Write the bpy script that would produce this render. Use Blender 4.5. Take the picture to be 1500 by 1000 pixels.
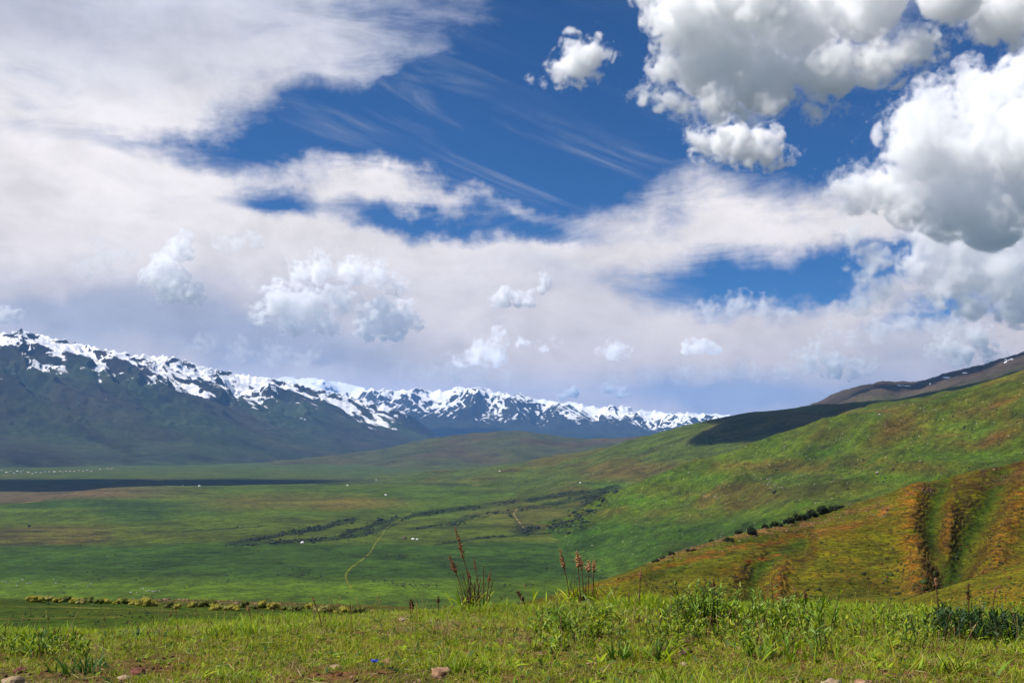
import bpy, math, random
import numpy as np
from mathutils import Vector, Euler

scene = bpy.context.scene
for _o in list(bpy.data.objects):
    bpy.data.objects.remove(_o)
COL = scene.collection
rnd = random.Random(7)

# ------------------------------------------------------------------ camera
F = 1458.0            # focal length in photo pixels (35 mm lens, photo 1500 x 1000)
HY = 640.0            # photo row of the true horizon
cam_d = bpy.data.cameras.new("camera")
cam_d.sensor_width = 36.0
cam_d.lens = 36.0 * F / 1500.0
cam_d.shift_y = (HY - 500.0) / 1500.0
cam_d.clip_start = 0.2
cam_d.clip_end = 300000.0
cam = bpy.data.objects.new("camera", cam_d)
cam.location = (0, 0, 0)
cam.rotation_euler = (math.radians(90), 0, 0)
COL.objects.link(cam)
scene.camera = cam

# ------------------------------------------------------------------ render settings
scene.render.engine = "CYCLES"
scene.view_settings.view_transform = "Standard"
scene.view_settings.look = "None"
scene.view_settings.gamma = 1.0
scene.view_settings.exposure = 0.4
scene.view_settings.use_curve_mapping = False
cy = scene.cycles
cy.use_denoising = True
cy.max_bounces = 42
cy.diffuse_bounces = 3
cy.glossy_bounces = 2
cy.transmission_bounces = 3
cy.volume_bounces = 40
cy.transparent_max_bounces = 48

# ------------------------------------------------------------------ sun
SUN_ELEV = math.radians(54)
SUN_AZ = math.radians(-105)      # compass angle from the view direction (+Y), negative = left
SUN_DIR = Vector((math.sin(SUN_AZ) * math.cos(SUN_ELEV), math.cos(SUN_AZ) * math.cos(SUN_ELEV), math.sin(SUN_ELEV)))
sun_d = bpy.data.lights.new("sun", "SUN")
sun_d.energy = 5.0
sun_d.angle = math.radians(0.5)
sun_d.color = (1.0, 0.95, 0.87)
sun = bpy.data.objects.new("sun", sun_d)
sun.rotation_euler = SUN_DIR.to_track_quat("Z", "Y").to_euler()
COL.objects.link(sun)


# ------------------------------------------------------------------ node helper
class NB:
    """small helper that writes shader node trees"""
    def __init__(self, tree):
        self.t = tree
        self.n = tree.nodes
        self.l = tree.links

    def put(self, sock, v):
        if isinstance(v, bpy.types.NodeSocket):
            self.l.new(v, sock)
        elif v is not None:
            if sock.type == "RGBA" and hasattr(v, "__len__") and len(v) == 3:
                v = (*v, 1.0)
            elif sock.type in ("RGBA", "VECTOR") and not hasattr(v, "__len__"):
                v = (v, v, v) if sock.type == "VECTOR" else (v, v, v, 1)
            sock.default_value = v

    def node(self, kind, **kw):
        n = self.n.new(kind)
        for k, v in kw.items():
            setattr(n, k, v)
        return n

    def m(self, op, a, b=None, c=None, clamp=False):
        n = self.node("ShaderNodeMath", operation=op, use_clamp=clamp)
        self.put(n.inputs[0], a)
        if b is not None:
            self.put(n.inputs[1], b)
        if c is not None:
            self.put(n.inputs[2], c)
        return n.outputs[0]

    def vm(self, op, a, b=None, scale=None):
        n = self.node("ShaderNodeVectorMath", operation=op)
        self.put(n.inputs[0], a)
        if b is not None:
            self.put(n.inputs[1], b)
        if scale is not None:
            self.put(n.inputs["Scale"], scale)
        return n.outputs["Value"] if op in ("LENGTH", "DOT_PRODUCT", "DISTANCE") else n.outputs[0]

    def add(self, a, b): return self.m("ADD", a, b)
    def sub(self, a, b): return self.m("SUBTRACT", a, b)
    def mul(self, a, b): return self.m("MULTIPLY", a, b)
    def mad(self, a, b, c): return self.m("MULTIPLY_ADD", a, b, c)

    def noise(self, vec, scale=1.0, detail=4.0, rough=0.55, lac=2.0, dist=0.0, color=False, kind="FBM"):
        n = self.node("ShaderNodeTexNoise", noise_dimensions="3D")
        n.noise_type = kind
        self.put(n.inputs["Vector"], vec)
        self.put(n.inputs["Scale"], scale)
        self.put(n.inputs["Detail"], detail)
        self.put(n.inputs["Roughness"], rough)
        self.put(n.inputs["Lacunarity"], lac)
        self.put(n.inputs["Distortion"], dist)
        return n.outputs["Color"] if color else n.outputs["Fac"]

    def smooth(self, x, lo, hi, a=0.0, b=1.0):
        n = self.node("ShaderNodeMapRange", interpolation_type="SMOOTHSTEP")
        self.put(n.inputs[0], x)
        for i, v in enumerate((lo, hi, a, b)):
            self.put(n.inputs[1 + i], v)
        return n.outputs[0]

    def lin(self, x, lo, hi, a=0.0, b=1.0):
        n = self.node("ShaderNodeMapRange", interpolation_type="LINEAR")
        self.put(n.inputs[0], x)
        for i, v in enumerate((lo, hi, a, b)):
            self.put(n.inputs[1 + i], v)
        return n.outputs[0]

    def ramp(self, x, stops, interp="LINEAR"):
        n = self.node("ShaderNodeValToRGB")
        r = n.color_ramp
        r.interpolation = interp
        while len(r.elements) < len(stops):
            r.elements.new(0.5)
        for e, (p, c) in zip(r.elements, stops):
            e.position = p
            e.color = (*c, 1.0) if hasattr(c, "__len__") else (c, c, c, 1.0)
        self.put(n.inputs[0], x)
        return n.outputs[0]

    def mix(self, f, a, b, mode="MIX"):
        n = self.node("ShaderNodeMix", data_type="RGBA", blend_type=mode)
        self.put(n.inputs[0], f)
        self.put(n.inputs[6], a)
        self.put(n.inputs[7], b)
        return n.outputs[2]

    def xyz(self, v):
        n = self.node("ShaderNodeSeparateXYZ")
        self.put(n.inputs[0], v)
        return n.outputs[0], n.outputs[1], n.outputs[2]

    def vec(self, x, y, z):
        n = self.node("ShaderNodeCombineXYZ")
        for i, v in enumerate((x, y, z)):
            self.put(n.inputs[i], v)
        return n.outputs[0]

    def blob(self, vec, cx, cy_, rx, ry, rot=0.0):
        """1 at the centre of an ellipse, falling smoothly to 0 at its rim"""
        mp = self.node("ShaderNodeMapping", vector_type="TEXTURE")
        self.put(mp.inputs[0], vec)
        mp.inputs[1].default_value = (cx, cy_, 0)
        mp.inputs[2].default_value = (0, 0, math.radians(rot))
        mp.inputs[3].default_value = (rx, ry, 1)
        g = self.node("ShaderNodeTexGradient", gradient_type="SPHERICAL")
        self.put(g.inputs[0], mp.outputs[0])
        return g.outputs["Fac"]


def lin(r, g, b):
    """sRGB 0-255 to linear"""
    def f(c):
        c /= 255.0
        return c / 12.92 if c <= 0.04045 else ((c + 0.055) / 1.055) ** 2.4
    return (f(r), f(g), f(b))


def new_mat(name):
    m = bpy.data.materials.new(name)
    m.use_nodes = True
    m.node_tree.nodes.clear()
    nb = NB(m.node_tree)
    out = nb.node("ShaderNodeOutputMaterial")
    return m, nb, out


# ------------------------------------------------------------------ world: clear sky and the high cloud sheet
def build_world():
    w = bpy.data.worlds.new("World")
    scene.world = w
    w.use_nodes = True
    w.node_tree.nodes.clear()
    nb = NB(w.node_tree)
    out = nb.node("ShaderNodeOutputWorld")
    sky = nb.node("ShaderNodeTexSky", sky_type="NISHITA")
    sky.sun_disc = False
    sky.sun_elevation = SUN_ELEV
    sky.sun_rotation = SUN_AZ
    sky.altitude = 2500.0
    sky.air_density = 1.0
    sky.dust_density = 0.3
    sky.ozone_density = 3.0
    d = nb.node("ShaderNodeTexCoord").outputs["Generated"]
    x, y, z = nb.xyz(d)
    # direction angles in the photo's pixel unit (1 px = 1/F rad), centred straight ahead on the horizon
    az = nb.mul(nb.m("ARCTAN2", x, y), F)
    el = nb.mul(nb.m("ARCSINE", z), F)
    # domain warp so that edges are ragged; flat layers: noise lives on a plane overhead
    zz = nb.add(nb.m("MAXIMUM", z, 0.0), 0.10)
    plane = nb.vec(nb.m("DIVIDE", x, zz), nb.m("DIVIDE", y, zz), 0.0)
    wn = nb.noise(d, 9.0, 5.0, 0.6, color=True)
    wv = nb.vm("SCALE", nb.vm("SUBTRACT", wn, (0.5, 0.5, 0.5)), scale=150.0)
    p = nb.vm("MULTIPLY", nb.vm("ADD", nb.vec(az, el, 0.0), wv), (1.0, 1.0, 0.0))

    def at(px, py):
        a = math.atan2(px - 750, F)
        e = math.atan2(HY - py, math.hypot(F, px - 750))
        return a * F, e * F

    # clear holes in the sheet (photo px, half sizes, turn, strength)
    holes = [
        (800, 60, 330, 150, 0, 2.0), (680, 185, 400, 105, -4, 1.9), (850, 200, 360, 130, 0, 1.6), (790, 262, 260, 92, -12, 1.4), (470, 205, 230, 80, 6, 1.7),
        (1200, 215, 220, 110, 0, 1.8), (385, 297, 85, 34, 0, 1.7), (640, 328, 230, 32, -5, 1.7), (830, 340, 130, 24, -8, 0.7),
        (1120, 405, 260, 66, 0, 2.0), (1235, 400, 70, 60, 0, 1.2), (1330, 365, 60, 55, 0, 1.6), (1372, 462, 130, 34, 8, 1.3), (1440, 100, 120, 90, 0, 1.7),
        (950, 20, 170, 130, 0, 1.2), (1290, 30, 300, 120, 0, 1.0), (1330, 170, 200, 100, 0, 1.0), (230, 212, 260, 36, 3, 0.85), (15, 135, 90, 60, 0, 0.5), (110, 15, 260, 80, 0, 0.25), (500, 10, 200, 60, 10, 0.5),
    ]
    clear = None
    for (px, py, rx, ry, rot, wt) in holes:
        cx, cy_ = at(px, py)
        b = nb.blob(p, cx, cy_, rx, ry, rot)
        clear = nb.mul(b, wt) if clear is None else nb.mad(b, wt, clear)
    low = nb.noise(plane, 0.9, 7.0, 0.58, dist=0.4)
    fine = nb.noise(nb.vm("MULTIPLY", d, (1.0, 1.0, 3.4)), 9.0, 10.0, 0.66, dist=0.6)
    # outside the frame the sheet is thinned to cut fill light, broken by the same noise
    gen = nb.mad(low, 2.4, -1.05)
    inside = nb.mul(nb.smooth(nb.m("ABSOLUTE", az), 900, 1300, 1, 0), nb.smooth(el, 680, 900, 1, 0))
    cover = nb.add(nb.mul(nb.sub(1.0, inside), gen), nb.mul(inside, nb.sub(1.15, clear)))
    cover = nb.add(cover, nb.mad(low, 0.6, -0.3))
    cover = nb.add(cover, nb.mad(fine, 1.7, -0.85))
    alpha = nb.mul(nb.smooth(cover, -0.3, 1.1), nb.smooth(el, 420, 640, 1.0, 0.93))
    # thin streaks of high ice cloud
    st = nb.noise(nb.vm("MULTIPLY", nb.vec(nb.add(az, nb.mul(el, 0.9)), nb.sub(el, nb.mul(az, -0.32)), 0), (0.004, 0.019, 0)), 1.0, 7.0, 0.62, dist=0.8)
    streak = nb.mul(nb.smooth(st, 0.45, 0.85), 0.42)
    sb = None
    for (px, py, rx, ry, rot, wt) in ((760, 240, 190, 90, -16, 1.5), (570, 90, 170, 110, 0, 1.3), (500, 190, 150, 60, 0, 0.7), (930, 230, 120, 60, 0, 0.6)):
        cx, cy_ = at(px, py)
        q = nb.mul(nb.blob(p, cx, cy_, rx, ry, rot), wt)
        sb = q if sb is None else nb.add(sb, q)
    alpha = nb.m("MAXIMUM", alpha, nb.mul(streak, nb.m("MINIMUM", nb.add(sb, 0.12), 1.0)))
    # tone of the sheet: milky high up, luminous in the middle, greyer where it is deep near the horizon
    e0 = lambda py: (HY - py) / 640.0
    base = nb.ramp(nb.m("DIVIDE", el, 640.0), [(e0(640), lin(222, 206, 198)), (e0(585), lin(216, 203, 199)), (e0(520), lin(220, 210, 207)), (e0(430), lin(220, 214, 217)), (e0(330), lin(233, 227, 228)), (e0(240), lin(230, 225, 227)), (e0(120), lin(212, 212, 221)), (e0(10), lin(196, 200, 216))])
    gr = None
    for (px, py, rx, ry, rot, wt) in ((300, 482, 330, 70, 0, 1.15), (60, 440, 160, 60, 0, 0.7), (1090, 578, 260, 50, 0, 1.0), (470, 520, 260, 50, 0, 0.6), (830, 400, 180, 40, -8, 0.4), (1050, 585, 160, 40, 0, 0.5), (60, 30, 300, 90, 0, 0.5), (1330, 520, 160, 60, 0, 0.5)):
        cx, cy_ = at(px, py)
        q = nb.mul(nb.blob(p, cx, cy_, rx, ry, rot), wt)
        gr = q if gr is None else nb.add(gr, q)
    gr = nb.m("MINIMUM", gr, 0.85)
    ccol = nb.mix(gr, base, lin(160, 165, 184))
    t2 = nb.noise(nb.vm("MULTIPLY", d, (1.0, 1.0, 2.2)), 7.0, 8.0, 0.6, dist=0.4)
    t3 = nb.m("ABSOLUTE", nb.sub(nb.noise(nb.vm("MULTIPLY", d, (1.0, 1.0, 1.6)), 12.0, 6.0, 0.6, dist=0.3), 0.5))
    tone = nb.add(nb.smooth(t2, 0.32, 0.68, 0.93, 1.10), nb.lin(t3, 0.0, 0.16, 0.06, -0.06))
    ccol = nb.vm("MULTIPLY", nb.vm("SCALE", ccol, scale=tone), (1.12, 1.11, 1.08))
    bgs = nb.node("ShaderNodeBackground")
    nb.put(bgs.inputs[0], nb.mix(1.0, sky.outputs[0], (0.26, 0.62, 1.0), "MULTIPLY"))
    bgs.inputs[1].default_value = 0.064
    bgc = nb.node("ShaderNodeBackground")
    nb.put(bgc.inputs[0], ccol)
    bgc.inputs[1].default_value = 0.78
    mx = nb.node("ShaderNodeMixShader")
    nb.put(mx.inputs[0], alpha)
    nb.l.new(bgs.outputs[0], mx.inputs[1])
    nb.l.new(bgc.outputs[0], mx.inputs[2])
    nb.l.new(mx.outputs[0], out.inputs[0])
    w.cycles.sampling_method = "MANUAL"
    w.cycles.sample_map_resolution = 512


build_world()


# ------------------------------------------------------------------ object helpers
def P(px, py, Y):
    """photo pixel at depth Y -> world point"""
    return ((px - 750.0) * Y / F, Y, (HY - py) * Y / F)


def tag(o, label=None, cat=None, group=None, kind=None):
    if label:
        o["label"] = label
    if cat:
        o["category"] = cat
    if group:
        o["group"] = group
    if kind:
        o["kind"] = kind
    return o


def mesh_np(name, v, faces, mat=None, smooth=False):
    """v (n,3), faces (m,k) with one k, or a list of such arrays"""
    me = bpy.data.meshes.new(name)
    v = np.asarray(v, dtype=np.float32)
    fs = faces if isinstance(faces, list) else [faces]
    fs = [np.asarray(f, dtype=np.int32) for f in fs if len(f)]
    me.vertices.add(len(v))
    me.vertices.foreach_set("co", v.ravel())
    loops = np.concatenate([f.ravel() for f in fs])
    tot = np.concatenate([np.full(len(f), f.shape[1], dtype=np.int32) for f in fs])
    start = np.concatenate([[0], np.cumsum(tot)[:-1]]).astype(np.int32)
    me.loops.add(len(loops))
    me.loops.foreach_set("vertex_index", loops)
    me.polygons.add(len(tot))
    me.polygons.foreach_set("loop_start", start)
    me.polygons.foreach_set("loop_total", tot)
    if smooth:
        me.polygons.foreach_set("use_smooth", np.ones(len(tot), dtype=bool))
    me.update(calc_edges=True)
    if mat:
        me.materials.append(mat)
    return me


def obj(name, me, parent=None, loc=None):
    o = bpy.data.objects.new(name, me)
    COL.objects.link(o)
    if parent:
        o.parent = parent
    if loc is not None:
        o.location = loc
    return o


def set_attr(me, name, arr):
    arr = np.asarray(arr, dtype=np.float32)
    if arr.ndim == 1:
        a = me.attributes.new(name, "FLOAT", "POINT")
        a.data.foreach_set("value", arr)
    else:
        a = me.attributes.new(name, "FLOAT_COLOR", "POINT")
        if arr.shape[1] == 3:
            arr = np.concatenate([arr, np.ones((len(arr), 1), np.float32)], 1)
        a.data.foreach_set("color", arr.ravel())


# ------------------------------------------------------------------ numpy noise
def _hash(ix, iy, iz, seed):
    h = (ix.astype(np.int64) * 374761393 + iy.astype(np.int64) * 668265263 + iz.astype(np.int64) * 2147483647 + seed * 1274126177) & 0xFFFFFFFF
    h = ((h ^ (h >> 13)) * 1274126177) & 0xFFFFFFFF
    h = (h ^ (h >> 16)) & 0xFFFFFFFF
    return h


_G2 = np.stack([np.cos(np.arange(32) * math.pi / 16), np.sin(np.arange(32) * math.pi / 16)], 1)


def gn2(x, y, seed=0):
    """2-D gradient noise, about -1..1"""
    x = np.asarray(x, float); y = np.asarray(y, float)
    ix = np.floor(x); iy = np.floor(y)
    fx = x - ix; fy = y - iy
    ux = fx * fx * fx * (fx * (fx * 6 - 15) + 10); uy = fy * fy * fy * (fy * (fy * 6 - 15) + 10)
    ix = ix.astype(np.int64); iy = iy.astype(np.int64)
    zz = np.zeros_like(ix)
    def g(dx, dy):
        k = _hash(ix + dx, iy + dy, zz, seed) % 32
        return _G2[k, 0] * (fx - dx) + _G2[k, 1] * (fy - dy)
    a = g(0, 0) * (1 - ux) + g(1, 0) * ux
    b = g(0, 1) * (1 - ux) + g(1, 1) * ux
    return (a * (1 - uy) + b * uy) * 1.5


def fbm2(x, y, octv=5, seed=0, rough=0.5, ridged=False):
    s = 0.0; amp = 1.0; tot = 0.0; fq = 1.0
    for i in range(octv):
        n = gn2(x * fq + 17.3 * i, y * fq - 9.1 * i, seed + i)
        if ridged:
            n = 1.0 - 2.0 * np.abs(n)
        s = s + n * amp; tot += amp
        amp *= rough; fq *= 2.03
    return s / tot


_g3 = np.random.RandomState(3).normal(size=(64, 3)); _g3 /= np.linalg.norm(_g3, axis=1)[:, None]


def gn3(p, seed=0):
    ip = np.floor(p); f = p - ip
    u = f * f * f * (f * (f * 6 - 15) + 10)
    ip = ip.astype(np.int64)
    def g(dx, dy, dz):
        k = _hash(ip[:, 0] + dx, ip[:, 1] + dy, ip[:, 2] + dz, seed) % 64
        return (_g3[k] * (f - np.array([dx, dy, dz]))).sum(1)
    r = 0
    for dx in (0, 1):
        for dy in (0, 1):
            for dz in (0, 1):
                w = (u[:, 0] if dx else 1 - u[:, 0]) * (u[:, 1] if dy else 1 - u[:, 1]) * (u[:, 2] if dz else 1 - u[:, 2])
                r = r + w * g(dx, dy, dz)
    return r * 1.5


def fbm3(p, octv=4, seed=0, rough=0.5):
    s = 0.0; amp = 1.0; tot = 0.0; fq = 1.0
    for i in range(octv):
        s = s + gn3(p * fq + 13.7 * i, seed + i) * amp; tot += amp
        amp *= rough; fq *= 2.03
    return s / tot


def sstep(x, a, b):
    t = np.clip((x - a) / (b - a), 0, 1)
    return t * t * (3 - 2 * t)


# unit icosphere templates
def ico(sub):
    import bmesh
    bm = bmesh.new()
    bmesh.ops.create_icosphere(bm, subdivisions=sub, radius=1.0)
    bm.verts.ensure_lookup_table()
    v = np.array([q.co[:] for q in bm.verts]); f = np.array([[q.index for q in p.verts] for p in bm.faces])
    bm.free()
    return v, f


ICO1 = ico(1); ICO2 = ico(2); ICO3 = ico(3)
# ------------------------------------------------------------------ cumulus clouds: real bodies of fog, far off and overhead
def cloud_mat(sigma, size, ero, band, aniso=0.0, grain=22.0, tone=1.0):
    """fog whose density follows the baked grid, eaten into by noise near its rim; size: metres per photo px at the cloud"""
    m, nb, out = new_mat("cloud_fog")
    v = nb.node("ShaderNodeVolumeScatter")
    g = nb.node("ShaderNodeAttribute", attribute_name="density").outputs["Fac"]
    p = nb.node("ShaderNodeTexCoord").outputs["Object"]
    n = nb.noise(p, 1.0 / (grain * size), 6.0, 0.66)
    q = nb.add(g, nb.mul(nb.sub(n, 0.5), ero))
    v.inputs["Color"].default_value = (0.998 * tone, 0.988 * tone, min(1.0, 0.997 * tone + 0.004), 1)  # tone darkens the fog's colour, greying clouds in place of self-shade
    nb.put(v.inputs["Density"], nb.mul(nb.smooth(q, 0.18, 0.18 + band), sigma))
    v.inputs["Anisotropy"].default_value = aniso
    nb.l.new(v.outputs[0], out.inputs["Volume"])
    m.cycles.volume_step_rate = STEP_RATE
    return m

STEP_RATE = 3.0
ICO1B = ICO2

def cloud(lobes, Y, base=None, seed=0, voxel=3.0, soft=7.0, label="", depth=1, n1=14, n2=6, group=None, aniso=0.0, thick=1.0, ero=1.6, band=0.5, rim=14.0, shrink=0.45, grain=22.0, tone=1.0):
    rng = np.random.RandomState(seed)
    L = []
    for l in lobes:
        dy = l[3] if len(l) > 3 else rng.uniform(-0.5, 0.5) * l[2]
        L.append((((l[0]), dy * thick, HY - l[1]), l[2]))
    balls = puffs(L, rng, depth, n1, n2, shrink)
    vs = []; fs = []; off = 0
    for c, r in balls:
        tv, tf = ICO2 if r > 16 else ICO1B
        v = tv * (r + rim * 0.3) + c
        vs.append(v); fs.append(tf + off); off += len(v)
    v = np.concatenate(vs); f = np.concatenate(fs)
    if base is not None:
        zb = HY - base
        lowz = v[:, 2] < zb
        v[lowz, 2] = zb + (v[lowz, 2] - zb) * 0.12
    s = Y / F
    w = np.stack([(v[:, 0] - 750) * s, Y + v[:, 1] * s, v[:, 2] * s], 1)
    w = w + np.stack([fbm3(v / 30.0 + k * 31, 3, seed + k) for k in range(3)], 1) * 13.0 * s + np.stack([fbm3(v / 12.0 + k * 17, 2, seed + 40 + k) for k in range(3)], 1) * 5.0 * s
    org = w.mean(0)
    return cloud_volume(w - org, f, org, s, soft, voxel, ero, band, rim, label, group, aniso, grain, tone)


def cloud_volume(v, f, org, s, soft, voxel, ero, band, rim, label, group, aniso=0.0, grain=22.0, tone=1.0):
    v = np.asarray(v)
    src = bpy.data.objects.new("cloud_form", mesh_np("cloud_form", v, f))      # never linked to the scene
    o = obj("cumulus_cloud", bpy.data.volumes.new("cumulus_cloud"), loc=org)
    gt = bpy.data.node_groups.new("fog", "GeometryNodeTree")
    gt.interface.new_socket("Geometry", in_out="INPUT", socket_type="NodeSocketGeometry")
    gt.interface.new_socket("Geometry", in_out="OUTPUT", socket_type="NodeSocketGeometry")
    go = gt.nodes.new("NodeGroupOutput")
    mv = gt.nodes.new("GeometryNodeMeshToVolume"); sm = gt.nodes.new("GeometryNodeSetMaterial")
    mv.resolution_mode = "VOXEL_SIZE"
    mv.inputs["Voxel Size"].default_value = voxel * s
    mv.inputs["Interior Band Width"].default_value = rim * s
    mv.inputs["Density"].default_value = 1.0
    sm.inputs["Material"].default_value = cloud_mat(1.0 / (soft * s), s, ero, band, aniso, grain, tone)
    oi = gt.nodes.new("GeometryNodeObjectInfo"); oi.transform_space = "ORIGINAL"
    oi.inputs["Object"].default_value = src
    gt.links.new(oi.outputs["Geometry"], mv.inputs[0]); gt.links.new(mv.outputs[0], sm.inputs[0]); gt.links.new(sm.outputs[0], go.inputs[0])
    md = o.modifiers.new("fog", "NODES"); md.node_group = gt
    tag(o, label, "cloud", group)
    return o


def puffs(lobes, rng, depth=2, n1=16, n2=7, shrink=0.45):
    out = [(np.array(c, float), r) for c, r in lobes]
    lev = out
    for k in range(depth):
        nxt = []
        for c, r in lev:
            n = max(3, int((n1 if k == 0 else n2) * rng.uniform(0.7, 1.3)))
            for _ in range(n):
                d = rng.normal(size=3); d /= np.linalg.norm(d)
                if d[2] < -0.3 and rng.uniform() < 0.6:
                    d[2] = -d[2]
                rr = r * shrink * rng.uniform(0.6, 1.25)
                nxt.append((c + d * r * rng.uniform(0.75, 1.02), rr))
        out = out + nxt
        lev = nxt
    return out
def shade_cloud(x, Y, z, top, rx, ry, rz, label, seed, turn=0.0, n=26):
    """a cloud above the frame whose shadow falls on the point (x, Y, z)"""
    k = (top - z) / SUN_DIR.z
    c = (x + SUN_DIR.x * k, Y + SUN_DIR.y * k, top)
    rng = np.random.RandomState(seed)
    vs, fs, off = [], [], 0
    for i in range(n):
        a = rng.uniform(0, 2 * math.pi); r = math.sqrt(rng.uniform(0, 1)) * 0.75
        q = rng.uniform(0.22, 0.42)
        tv, tf = ICO2
        vs.append(tv * np.array([rx * q, ry * q, rz * q * 1.6]) + np.array([rx * r * math.cos(a), ry * r * math.sin(a), rng.uniform(-0.2, 0.2) * rz]))
        fs.append(tf + off); off += len(tv)
    s = min(rx, ry) / 60.0
    v = np.concatenate(vs)
    ct, st = math.cos(turn), math.sin(turn)
    v = np.stack([v[:, 0] * ct - v[:, 1] * st, v[:, 0] * st + v[:, 1] * ct, v[:, 2]], 1)
    cloud_volume(v, np.concatenate(fs), c, s, 1.0, 2.2, 1.3, 0.5, 5.0, label, None)


GB = "white clouds drifting low over the snow peaks"
# the four big fair-weather clouds
cloud([(1000, 30, 52), (978, 95, 30), (948, 138, 20), (972, 146, 22), (1055, 70, 62), (1130, 100, 56), (1205, 112, 46), (1275, 100, 38), (1335, 78, 34), (1050, 148, 34), (1125, 160, 26), (1195, 160, 24), (1232, 158, 14), (1366, 62, 20),
       (1180, 20, 60), (1270, 0, 60), (1380, 5, 50), (1470, 15, 50), (1430, 45, 28), (1490, 55, 24), (1100, 0, 60), (1010, -25, 55), (1560, 10, 60), (922, 142, 9), (1000, 156, 24), (1090, 168, 20)],
      7400, base=184, seed=3, voxel=2.2, soft=11, tone=0.994, label="largest cloud, dark grey underneath with bright ragged edges", thick=1.6, ero=1.35, depth=2, n1=11, n2=5, shrink=0.45, rim=11, grain=14)
cloud([(1335, 162, 26), (1316, 192, 22), (1380, 160, 44), (1445, 135, 46), (1500, 112, 46), (1335, 225, 50), (1420, 220, 66), (1500, 220, 76), (1222, 276, 22), (1250, 285, 32), (1298, 272, 40), (1325, 300, 42), (1400, 300, 54), (1470, 305, 60), (1570, 290, 80), (1205, 288, 14)],
      12800, base=372, seed=4, voxel=2.2, soft=13, tone=0.986, label="towering white cloud heaped up over the rocky ridge", thick=1.1, ero=1.7, depth=2, n1=11, n2=5, shrink=0.45, rim=12, grain=16)
cloud([(1350, 385, 34), (1400, 388, 48), (1460, 395, 54), (1375, 425, 30), (1425, 440, 34), (1490, 445, 46), (1338, 368, 18), (1540, 415, 60), (1400, 345, 48), (1460, 345, 54), (1350, 345, 30), (1520, 350, 50)],
      20800, base=484, seed=25, voxel=2.2, soft=13, tone=0.988, label="lower heap of white cloud under the towering cloud at the edge", thick=1.0, ero=1.7, depth=2, n1=10, n2=4, shrink=0.45, rim=12, grain=16)
cloud([(1262, 345, 26), (1250, 372, 18), (1285, 375, 26), (1275, 410, 24), (1300, 430, 26), (1268, 445, 20), (1230, 452, 14), (1320, 452, 16), (1240, 340, 18)],
      19000, base=468, seed=24, voxel=2.4, soft=16, label="pale pillar of cloud hanging between two gaps of blue", thick=0.8, ero=1.6, n1=6, shrink=0.5, rim=16, grain=30)
cloud([(848, 84, 30), (824, 100, 24), (872, 84, 22), (850, 108, 24), (872, 108, 16), (775, 117, 9), (797, 121, 9), (838, 72, 14)], 9000, base=129, seed=1, voxel=2.0, soft=5, label="small round white cloud alone in the deep blue sky", ero=1.3, rim=12)
cloud([(1028, 210, 26), (1070, 214, 34), (1110, 216, 32), (1137, 230, 24), (1010, 200, 14), (1040, 236, 18), (1090, 236, 20)], 9600, base=250, seed=2, voxel=2.0, soft=5, label="small flat-bottomed white cloud just under the largest cloud", ero=1.3, rim=12)
# low heaps above the range
cloud([(264, 366, 20), (240, 385, 20), (226, 404, 18), (255, 405, 20), (246, 424, 22), (275, 430, 18), (292, 438, 10)], 24000, base=446, seed=5, voxel=1.8, soft=3, tone=0.985, label="bright curled white cloud above the long snow ridge", ero=1.6, rim=8, grain=7, group=GB)
cloud([(440, 400, 18), (470, 395, 22), (515, 398, 24), (556, 405, 20), (582, 420, 16), (408, 440, 26), (450, 448, 28), (385, 460, 18), (500, 440, 24), (430, 470, 22), (480, 475, 20)], 24000, base=492, seed=6, voxel=2.0, soft=5, tone=0.96, label="broad pale heaped cloud above the end of the snow ridge", ero=1.9, rim=10, grain=9, group=GB)
cloud([(556, 458, 24), (590, 462, 22), (576, 482, 22), (540, 478, 20), (612, 470, 12)], 24500, base=500, seed=7, voxel=2.0, soft=3.2, tone=0.90, label="dark blue-grey cloud clump with a flat base beside the pale heap", ero=1.5, rim=8, grain=10, group=GB)
cloud([(738, 438, 16), (760, 438, 12), (792, 418, 11), (797, 410, 8), (724, 443, 9), (777, 440, 12)], 24000, base=458, seed=8, voxel=1.6, soft=3, tone=0.98, label="small white cloud with one horn rising at its right", ero=1.5, rim=8, grain=10, group=GB)
cloud([(730, 493, 14), (700, 514, 18), (725, 520, 18), (678, 526, 12), (762, 500, 12), (815, 500, 8), (790, 505, 9)], 32000, base=536, seed=9, voxel=1.8, soft=5, tone=0.97, label="faint straggling cloud low over the middle peaks", ero=1.5, rim=8, grain=10, group=GB)
cloud([(900, 512, 15), (880, 515, 10), (918, 518, 10)], 30000, base=526, seed=10, voxel=1.6, soft=5.3, tone=0.955, label="small grey cloud puff in the pale sky", ero=1.5, rim=8, grain=10, group=GB)
cloud([(1008, 512, 9), (1026, 508, 11), (1046, 514, 10)], 30000, base=519, seed=11, voxel=1.5, soft=4.3, tone=0.95, label="small flat grey cloud streak above the shaded hill", ero=1.5, rim=8, grain=10, group=GB)
cloud([(1212, 488, 14), (1200, 508, 16), (1188, 530, 20), (1222, 534, 22), (1252, 543, 16), (1150, 545, 14), (1110, 546, 12), (1275, 540, 10), (1170, 520, 12)], 46000, base=562, seed=12, voxel=1.8, soft=6.3, tone=0.985, label="ragged cloud bank rising behind the shaded hill", ero=1.5, rim=8, grain=10, group=GB)
cloud([(1400, 478, 16), (1422, 488, 20), (1442, 500, 18), (1390, 504, 18), (1412, 518, 20), (1370, 515, 12), (1455, 520, 16)], 46000, base=538, seed=13, voxel=1.8, soft=4.9, tone=0.985, label="white heaped cloud just above the rocky ridge", ero=1.5, rim=8, grain=10, group=GB)
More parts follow.
